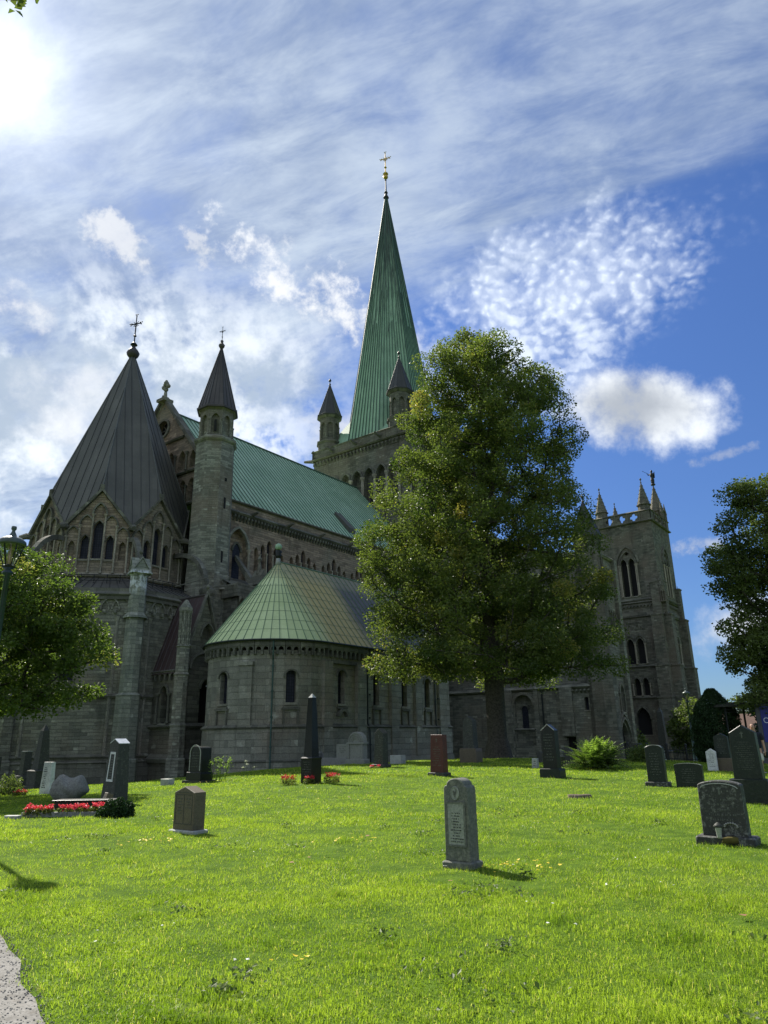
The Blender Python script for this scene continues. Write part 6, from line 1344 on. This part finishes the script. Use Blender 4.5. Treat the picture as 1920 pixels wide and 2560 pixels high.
# speckled stone with lantern
r_, hd_ = grave(5.16, 11.85, .64, .24, .90, 'arch', 'g_speck', 'lichen-speckled dark stone with a curved top, cross and lantern, nearest on the right', (.84, .42, .11), 'g_speck', .02, 6, 'ink_dim', seed=63, cross=(.66, .07))
mb = MB(); mould(mb, Fr((0, -.118, 0), (1, 0), (0, -1)), [(a*.84, z-.045) for a, z in outline('arch', .64, .79)[2:][::-1]], .012, .012); mb.build('pale_rim', M['g_pale'], hd_)
mb = MB()
for k in range(9): a = PI*k/8; mb.ng(.10+.09*math.cos(a), -.128, [(0, .14+.05*math.sin(a)-.016), (.02, .14+.05*math.sin(a)), (0, .14+.05*math.sin(a)+.018)], 6)
mb.build('carved_wreath', M['ink'], hd_)
x, y = 4.93, 11.60; root = empty('grave_lantern', gz3(x, y, .10), GROT, 'small silvery lantern vase on the foot of the speckled stone', 'lantern'); mb = MB()
mb.ng(0, 0, [(.028, 0), (.034, .02), (.046, .14), (.052, .15)], 12); mb.build('glass_body', M['g_pale'], root, True); mb = MB(); mb.ng(0, 0, [(.055, .15), (.07, .165), (.05, .19), (.02, .215), (.01, .22)], 12); mb.build('hood', M['g_dark'], root, True)
M['moss'] = simple('ochre_moss', (.10, .085, .015), 1); mb = MB(); mb.ng(5.10, 11.60, [(.15, ground_z(5.1, 11.6)+.03), (.13, ground_z(5.1, 11.6)+.10), (.06, ground_z(5.1, 11.6)+.118)], 12, 0, 1, .35); tag(mb.build('moss_cushion', M['moss'], None, True), 'ochre moss cushion on the foot of the speckled stone', 'moss')
grave(8.45, 17.75, .62, .32, 1.72, 'gable', 'g_green', 'very tall dark pointed stone with a cross on a wide base, at the right edge', (.86, .46, .52), 'g_green', .13, 14, seed=71, cross=(1.0, .09))
grave(12.25, 28.5, .36, .12, .80, 'gable', 'g_white', 'small white marble stone with dark letters near the thuja', None, None, 0, 7, 'ink_dark', seed=73)
grave(12.75, 28.6, .52, .26, 1.36, 'gable', 'g_green', 'dark blue-green stone on a brown base behind the small white stone', (.74, .4, .46), 'g_brown', .06, 8, seed=77)
obelisk(28.5, 77.3, 1.3, 1.3, .85, .5, 5.6, 'g_dark', 'slim stone obelisk before the foot of the west tower', .5, 1, rows=0)
mb = MB()
for i in range(7): a = i*.9; mb.ng(4.9+.22*math.cos(a)*(.4+.1*i), 19.7+.3*math.sin(a)*(.3+.1*i), [(.16, ground_z(4.9, 19.7)-.03), (.13, ground_z(4.9, 19.7)+.02+.006*i), (.08, ground_z(4.9, 19.7)+.03+.006*i)], 7, a)
tag(mb.build('sunken_slab', M['g_brown']), 'broken flat stone slab sunk in the grass', 'stone slab')
# dry plants beside the black arched monument
root = empty('dry_plant', gz3(-6.9, 30.6), 0, 'spindly flowering plant beside the black arched monument', 'plant'); sg = []; P = []
for i in range(16):
    a = rng.uniform(0, 2*PI); p0 = np.array([rng.normal(0, .12), rng.normal(0, .1), 0]); p1 = p0+np.array([math.cos(a)*.22, math.sin(a)*.2, rng.uniform(.5, .85)]); sg.append((p0, p1, .008, .004)); P += [p1+rng.normal(0, .05, 3) for _ in range(14)]+[p0+(p1-p0)*rng.uniform(.3, 1)+rng.normal(0, .05, 3) for _ in range(10)]
V, F = tubes_np(sg, 4); npmesh('stems', V, F, [M['fern']], root); V, F = leaves_np(np.array(P), .05); npmesh('foliage', V, F, [M['fern']], root, tone=rng.uniform(.3, 1, len(F)))
root = empty('hogweed_plant', gz3(-5.9, 31.5), 0, 'thin plant with white umbels before the apse', 'plant'); sg = []; P = []
for i in range(4):
    p0 = np.zeros(3)+rng.normal(0, .1, 3)*[1, 1, 0]; p1 = p0+np.array([.3*(i-1.5)*.4, .1, .42+.12*(i % 3)]); sg.append((p0, p1, .007, .005)); P += [p1+np.array([rng.normal(0, .04), rng.normal(0, .04), rng.normal(0, .02)]) for _ in range(26)]
V, F = tubes_np(sg, 4); npmesh('stems', V, F, [M['fern']], root); V, F = leaves_np(np.array(P), .025, 1); npmesh('umbels', V, F, [M['petal_white']], root, tone=rng.uniform(0, 1, len(F)))

# ------------------------------------------------------------------ iron fence by the tower, with posts
def ifence(pts, hgt, label):
    root = empty('iron_fence', gz3(*pts[0]), 0, label, 'fence'); ox, oy, oz = root.location
    for (x0, y0), (x1, y1) in zip(pts[:-1], pts[1:]):
        L = math.hypot(x1-x0, y1-y0); n = int(L/.16); mb = MB()
        for i in range(n+1):
            t_ = i/n; x, y = x0+(x1-x0)*t_, y0+(y1-y0)*t_; z = ground_z(x, y); mb.ng(x-ox, y-oy, [(.014, z-oz), (.014, z-oz+hgt-.12), (.03, z-oz+hgt-.08), (.002, z-oz+hgt)], 5)
        for hh in (.12, hgt-.3, hgt-.16): mb.tube([(x0-ox, y0-oy, ground_z(x0, y0)+hh-oz), (x1-ox, y1-oy, ground_z(x1, y1)+hh-oz)], .018, 5)
        for i in range(int(n/2)):
            t_ = (i+.5)/int(n/2); cx, cy = x0+(x1-x0)*t_-ox, y0+(y1-y0)*t_-oy; zc = ground_z(cx+ox, cy+oy)+hgt-.23-oz; ux, uy = (x1-x0)/L, (y1-y0)/L
            mb.tube([(cx+ux*.065*math.cos(k*PI/4), cy+uy*.065*math.cos(k*PI/4), zc+.065*math.sin(k*PI/4)) for k in range(9)], .008, 4)
        mb.build('railing', M['iron'], root)
    for x, y in pts:
        mb = MB(); z = ground_z(x, y)-oz; mb.ng(x-ox, y-oy, [(.06, z-.1), (.06, z+hgt-.02), (.085, z+hgt), (.07, z+hgt+.06), (.09, z+hgt+.1), (.02, z+hgt+.2)], 8); mb.build('post', M['iron'], root)
ifence([(12.6, 39.4), (13.7, 39.6), (14.8, 39.8), (15.9, 40.0), (17.2, 40.2)], .72, 'low black iron fence with ringed rails before the west tower')
mb = MB()
for (x, y, hh) in ((12.9, 47.0, 1.1), (15.9, 46.9, .9), (18.2, 47.5, 1.0)): pass
grave(15.2, 42.2, .6, .3, .9, 'round', 'g_pale', 'pale stone glimpsed through the iron fence', (.7, .4, .2), None, 0, 0)
grave(13.9, 42.0, .7, .3, .95, 'arch', 'g_dark', 'grey stone glimpsed through the left end of the iron fence', (.8, .4, .2), None, 0, 0)

# ------------------------------------------------------------------ street lamps
def street_lamp(x, y, hgt, label, s_=1.0, pm='postgreen'):
    root = empty('street_lamp', gz3(x, y), .4, label, 'street lamp', 'lantern lamps on posts'); hb = hgt-1.02*s_
    mb = MB(); mb.ng(0, 0, [(.17, -.1), (.17, .25), (.12, .32), (.10, .9), (.12, .95), (.075, 1.05), (.06, hb*.55), (.075, hb*.56), (.055, hb*.58), (.048, hb-.12), (.10, hb-.09), (.10, hb-.05), (.05, hb), (.13*s_, hb+.03)], 12); mb.build('post', M[pm], root, True)
    z0 = hb+.03; mb = MB(); mb.ng(0, 0, [(.13*s_, z0), (.15*s_, z0+.04*s_), (.11*s_, z0+.07*s_)], 12)
    for k in range(6):
        a = R(60*k); mb.tube([(.11*s_*math.cos(a), .11*s_*math.sin(a), z0+.05*s_), (.2*s_*math.cos(a), .2*s_*math.sin(a), z0+.3*s_), (.27*s_*math.cos(a), .27*s_*math.sin(a), z0+.55*s_)], .014*s_, 5)
    mb.build('lantern_frame', M['iron'], root)
    mb = MB(); mb.loft([[(r__*s_*math.cos(2*PI*k/16), r__*s_*math.sin(2*PI*k/16), z0+z*s_) for k in range(16)] for r__, z in ((.10, .06), (.19, .30), (.255, .55))], False, False); mb.build('lantern_glass', M['lampglass'], root, True)
    mb = MB(); mb.ng(0, 0, [(.05*s_, z0+.08*s_), (.05*s_, z0+.28*s_), (.035*s_, z0+.42*s_), (.07*s_, z0+.5*s_)], 10); mb.build('lamp_bulb', M['bulb'], root, True)
    mb = MB(); mb.ng(0, 0, [(.30*s_, z0+.53*s_), (.315*s_, z0+.56*s_), (.30*s_, z0+.63*s_), (.22*s_, z0+.70*s_), (.09*s_, z0+.745*s_), (.07*s_, z0+.80*s_), (.04*s_, z0+.86*s_), (.035*s_, z0+.89*s_), (.06*s_, z0+.93*s_), (.055*s_, z0+.99*s_), (.01*s_, z0+1.0*s_)], 16); mb.build('lantern_hood', M['hood'], root, True)
m_, t, b = mat('lamp_glass'); tb = t.new('ShaderNodeBsdfTransparent'); gb_ = t.new('ShaderNodeBsdfGlossy'); gb_.inputs['Roughness'].default_value = .08; mx = t.new('ShaderNodeMixShader'); mx.inputs[0].default_value = .14; tb.inputs[0].default_value = (.82, .86, .86, 1)
t.l.new(tb.outputs[0], mx.inputs[1]); t.l.new(gb_.outputs[0], mx.inputs[2]); t.l.new(mx.outputs[0], t.n['Material Output'].inputs['Surface']); M['lampglass'] = m_
M['bulb'] = simple('lamp_bulb', (.45, .28, .16), .5); M['hood'] = simple('grey_green_hood', (.075, .10, .09), .4, .3)
street_lamp(-7.42, 13.62, 5.75, 'dark green post lamp with a round glass lantern at the left edge', .86)
street_lamp(19.3, 47.3, 4.75, 'thin post lamp standing before the right side of the west tower', .75)
street_lamp(31.5, 70.0, 4.4, 'small far post lamp beyond the blue notice board', .75) if False else None

# ------------------------------------------------------------------ notice board, canopy, pale house beyond
x0, y0 = 17.6, 34.6
cn = empty('entrance_canopy', gz3(17.3, 36.6), R(8), 'flat dark canopy on thin posts behind the person', 'canopy'); mb = MB(); mb.box(-1.15, 1.05, -.7, .9, 2.62, 2.74); mb.box(-.55, 1.05, -.5, .7, 2.74, 2.84); mb.build('roof', M['g_dark'], cn)
for a in (-.95, .85):
    for b_ in (-.55, .7): mb = MB(); mb.box(a-.035, a+.035, b_-.035, b_+.035, -.2, 2.62); mb.build('post', M['iron'], cn)
mb = MB()
for z in (2.35, 2.47): mb.box(-1.0, .9, -.58, -.55, z, z+.03)
mb.build('crossbar', M['iron'], cn)
M['blue'] = simple('blue_board_paint', (.012, .018, .20), .45, amt=.15, c2=(.008, .012, .13)); M['boardgrey'] = simple('grey_board_post', (.075, .08, .085), .6); M['lettering'] = simple('white_lettering', (.6, .62, .7), .6, amt=.05)
nb = empty('notice_board', gz3(18.52, 34.9), R(-12), 'tall grey notice board with a blue poster and white lettering at the right edge', 'notice board')
mb = MB(); mb.box(-1.05, 1.4, -.06, .06, -.2, 2.75); mb.build('board', M['boardgrey'], nb); mb = MB(); mb.box(-.86, 1.35, -.085, -.062, 1.0, 2.62); po = mb.build('poster', M['blue'], nb)
tx = bpy.data.curves.new('lettering', 'FONT'); tx.body = 'Olavs'; tx.size = .36; tx.extrude = .004; to = bpy.data.objects.new('lettering', tx); C.objects.link(to); to.parent = po; to.location = (-.80, -.095, 1.86); to.rotation_euler = (PI/2, 0, 0); tx.materials.append(M['lettering'])
bpy.context.view_layer.update(); lm_ = bpy.data.meshes.new_from_object(to.evaluated_get(bpy.context.evaluated_depsgraph_get())); bpy.data.objects.remove(to); to = bpy.data.objects.new('lettering', lm_); C.objects.link(to); to.parent = po; to.location = (-.80, -.095, 1.86); to.rotation_euler = (PI/2, 0, 0)
hs_ = empty('house', gz3(43.5, 80), R(-25), 'pale pink house glimpsed behind the thuja and canopy', 'house'); M['pink'] = simple('pale_pink_render', (.30, .21, .18), .9, amt=.1); M['rooftile'] = simple('brown_roof_tiles', (.12, .07, .05), .9)
mb = MB(); mb.box(-7, 7, -4, 4, -2, 3.4); mb.build('wall', M['pink'], hs_); mb = MB(); mb.add([(-7.4, -4.5, 3.3), (7.4, -4.5, 3.3), (7.4, 0, 5.4), (-7.4, 0, 5.4), (-7.4, 4.5, 3.3), (7.4, 4.5, 3.3)], [(0, 1, 2, 3), (3, 2, 5, 4), (0, 3, 4), (1, 5, 2)]); mb.build('roof', M['rooftile'], hs_)
for i in range(6): mb = MB(); a = -5.8+i*2.3; mb.box(a-.5, a+.5, -4.06, -3.98, .6, 2.2); f_ = mb.build('window', M['white'], hs_); mb = MB(); mb.box(a-.4, a+.4, -4.09, -4.05, .7, 2.1); mb.build('pane', M['glass'], f_)

# ------------------------------------------------------------------ person walking on the path
def skinned(name, V, E, rad, m_, parent=None, sub=2, root_i=0):
    me = bpy.data.meshes.new(name); me.from_pydata(V, E, []); o = bpy.data.objects.new(name, me); C.objects.link(o); me.materials.append(m_)
    if parent: o.parent = parent
    md = o.modifiers.new('skin', 'SKIN'); md.use_smooth_shade = True
    for v, r_ in zip(me.skin_vertices[0].data, rad): v.radius = (r_, r_) if not isinstance(r_, tuple) else r_
    me.skin_vertices[0].data[root_i].use_root = True
    s2 = o.modifiers.new('sub', 'SUBSURF'); s2.levels = sub; s2.render_levels = sub; return o
px_, py_ = 11.85, 24.15; per = empty('person', gz3(px_, py_), R(-35), 'person in dark shirt, pale shorts and white shoes walking behind the very tall stone', 'person')
M['skin'] = simple('skin', (.42, .24, .17), .6, amt=.1, bump=0); M['shirt'] = simple('navy_shirt', (.008, .010, .022), .9); M['shorts'] = simple('pale_shorts', (.50, .50, .44), .9, amt=.15); M['hair'] = simple('brown_hair', (.06, .035, .02), .8); M['bag'] = simple('dark_bag', (.012, .016, .012), .8)
V = [(0, 0, .93), (0, .01, 1.10), (0, .01, 1.28), (0, 0, 1.40), (0, -.01, 1.49), (0, -.03, 1.57), (0, -.03, 1.66), (0, -.02, 1.72)]; E = [(i, i+1) for i in range(7)]; rad = [(.15, .11), (.135, .10), (.155, .11), (.12, .085), .055, (.068, .08), (.078, .095), (.05, .06)]
def addc(start, pts, rs):
    p = start
    for q, r_ in zip(pts, rs): V.append(q); rad.append(r_); E.append((p, len(V)-1)); p = len(V)-1
    return p
addc(0, [(.09, .02, .88), (.10, -.14, .50), (.10, -.10, .30), (.10, -.06, .09), (.10, -.16, .05), (.10, -.24, .04)], [(.095, .1), .062, .058, .038, .042, .035])
addc(0, [(-.09, 0, .88), (-.10, .06, .50), (-.10, .18, .30), (-.10, .30, .13), (-.10, .24, .06), (-.10, .19, .02)], [(.095, .1), .062, .058, .038, .040, .032])
for s_, fy_ in ((1, .10), (-1, -.14)):
    e = addc(3, [(s_*.17, .0, 1.40), (s_*.225, fy_*.3, 1.16), (s_*.25, fy_*1.0-.08, .92), (s_*.25, fy_*1.1-.12, .86)], [.055, .042, .032, (.034, .022)])
    hx_, hy_, hz_ = V[e]
    for k, L_ in zip(range(4), (.075, .085, .08, .062)):
        yy = hy_-.03+.02*k; addc(e, [(hx_, yy, hz_-.04), (hx_-s_*.006, yy-.004, hz_-.04-L_*.5), (hx_-s_*.016, yy-.008, hz_-.04-L_)], [.010, .009, .008])
    addc(e, [(hx_-s_*.01, hy_-.045, hz_-.012), (hx_-s_*.014, hy_-.062, hz_-.045)], [.012, .010])
body = skinned('body', V, E, rad, M['skin'], per)
mb = MB(); mb.ng(0, -.115, [(.006, 1.60), (.016, 1.605), (.012, 1.63), (.004, 1.66)], 6); mb.build('nose', M['skin'], body, True)
for s_ in (-1, 1): mb = MB(); mb.ng(s_*.088, -.02, [(.006, 1.59), (.018, 1.61), (.02, 1.64), (.008, 1.66)], 6, 0, .5, 1); mb.build('ear', M['skin'], body, True); mb = MB(); mb.ng(s_*.03, -.112, [(.002, 1.645), (.009, 1.651), (.002, 1.657)], 6); mb.build('eye', M['hair'], body)
mb = MB(); mb.ng(0, -.112, [(.004, 1.570), (.02, 1.574), (.004, 1.578)], 8, 0, 1.2, .4); mb.build('mouth', M['petal_red'], body)
skinned('hair', [(0, .035, 1.56), (0, .02, 1.66), (0, -.01, 1.745)], [(0, 1), (1, 2)], [(.085, .085), (.105, .11), (.075, .08)], M['hair'], body)
skinned('shirt', [(0, 0, .90), (0, .01, 1.10), (0, .01, 1.28), (0, 0, 1.40), (0, -.0, 1.455), (.18, 0, 1.40), (.228, .03, 1.20), (-.18, 0, 1.40), (-.228, -.04, 1.20)], [(0, 1), (1, 2), (2, 3), (3, 4), (3, 5), (5, 6), (3, 7), (7, 8)], [(.20, .15), (.19, .145), (.205, .15), (.16, .12), .075, .085, .072, .085, .072], M['shirt'], per)
skinned('shorts', [(0, 0, .94), (0, .0, .86), (.095, .0, .80), (.105, -.10, .56), (-.095, 0, .80), (-.105, .045, .56)], [(0, 1), (1, 2), (2, 3), (1, 4), (4, 5)], [(.17, .13), (.16, .12), (.115, .115), (.10, .10), (.115, .115), (.10, .10)], M['shorts'], per)
for (sx, sy, sz, tl) in ((.10, -.13, .055, 0), (-.10, .24, .085, .5)):
    o = skinned('shoe', [(0, .07, 0), (0, 0, 0), (0, -.09, -.01), (0, -.14, -.015)], [(0, 1), (1, 2), (2, 3)], [(.045, .05), (.05, .055), (.048, .04), (.03, .025)], M['white'], per); o.location = (sx, sy, sz); o.rotation_euler = (tl, 0, 0)
bg_ = skinned('shoulder_bag', [(.0, .0, 0), (0, .0, -.22)], [(0, 1)], [(.09, .05), (.10, .06)], M['bag'], None); bg_.location = (px_+.30, py_+.02, ground_z(px_, py_)+.88); tag(bg_, 'dark bag hanging at the right side of the walking person', 'bag')
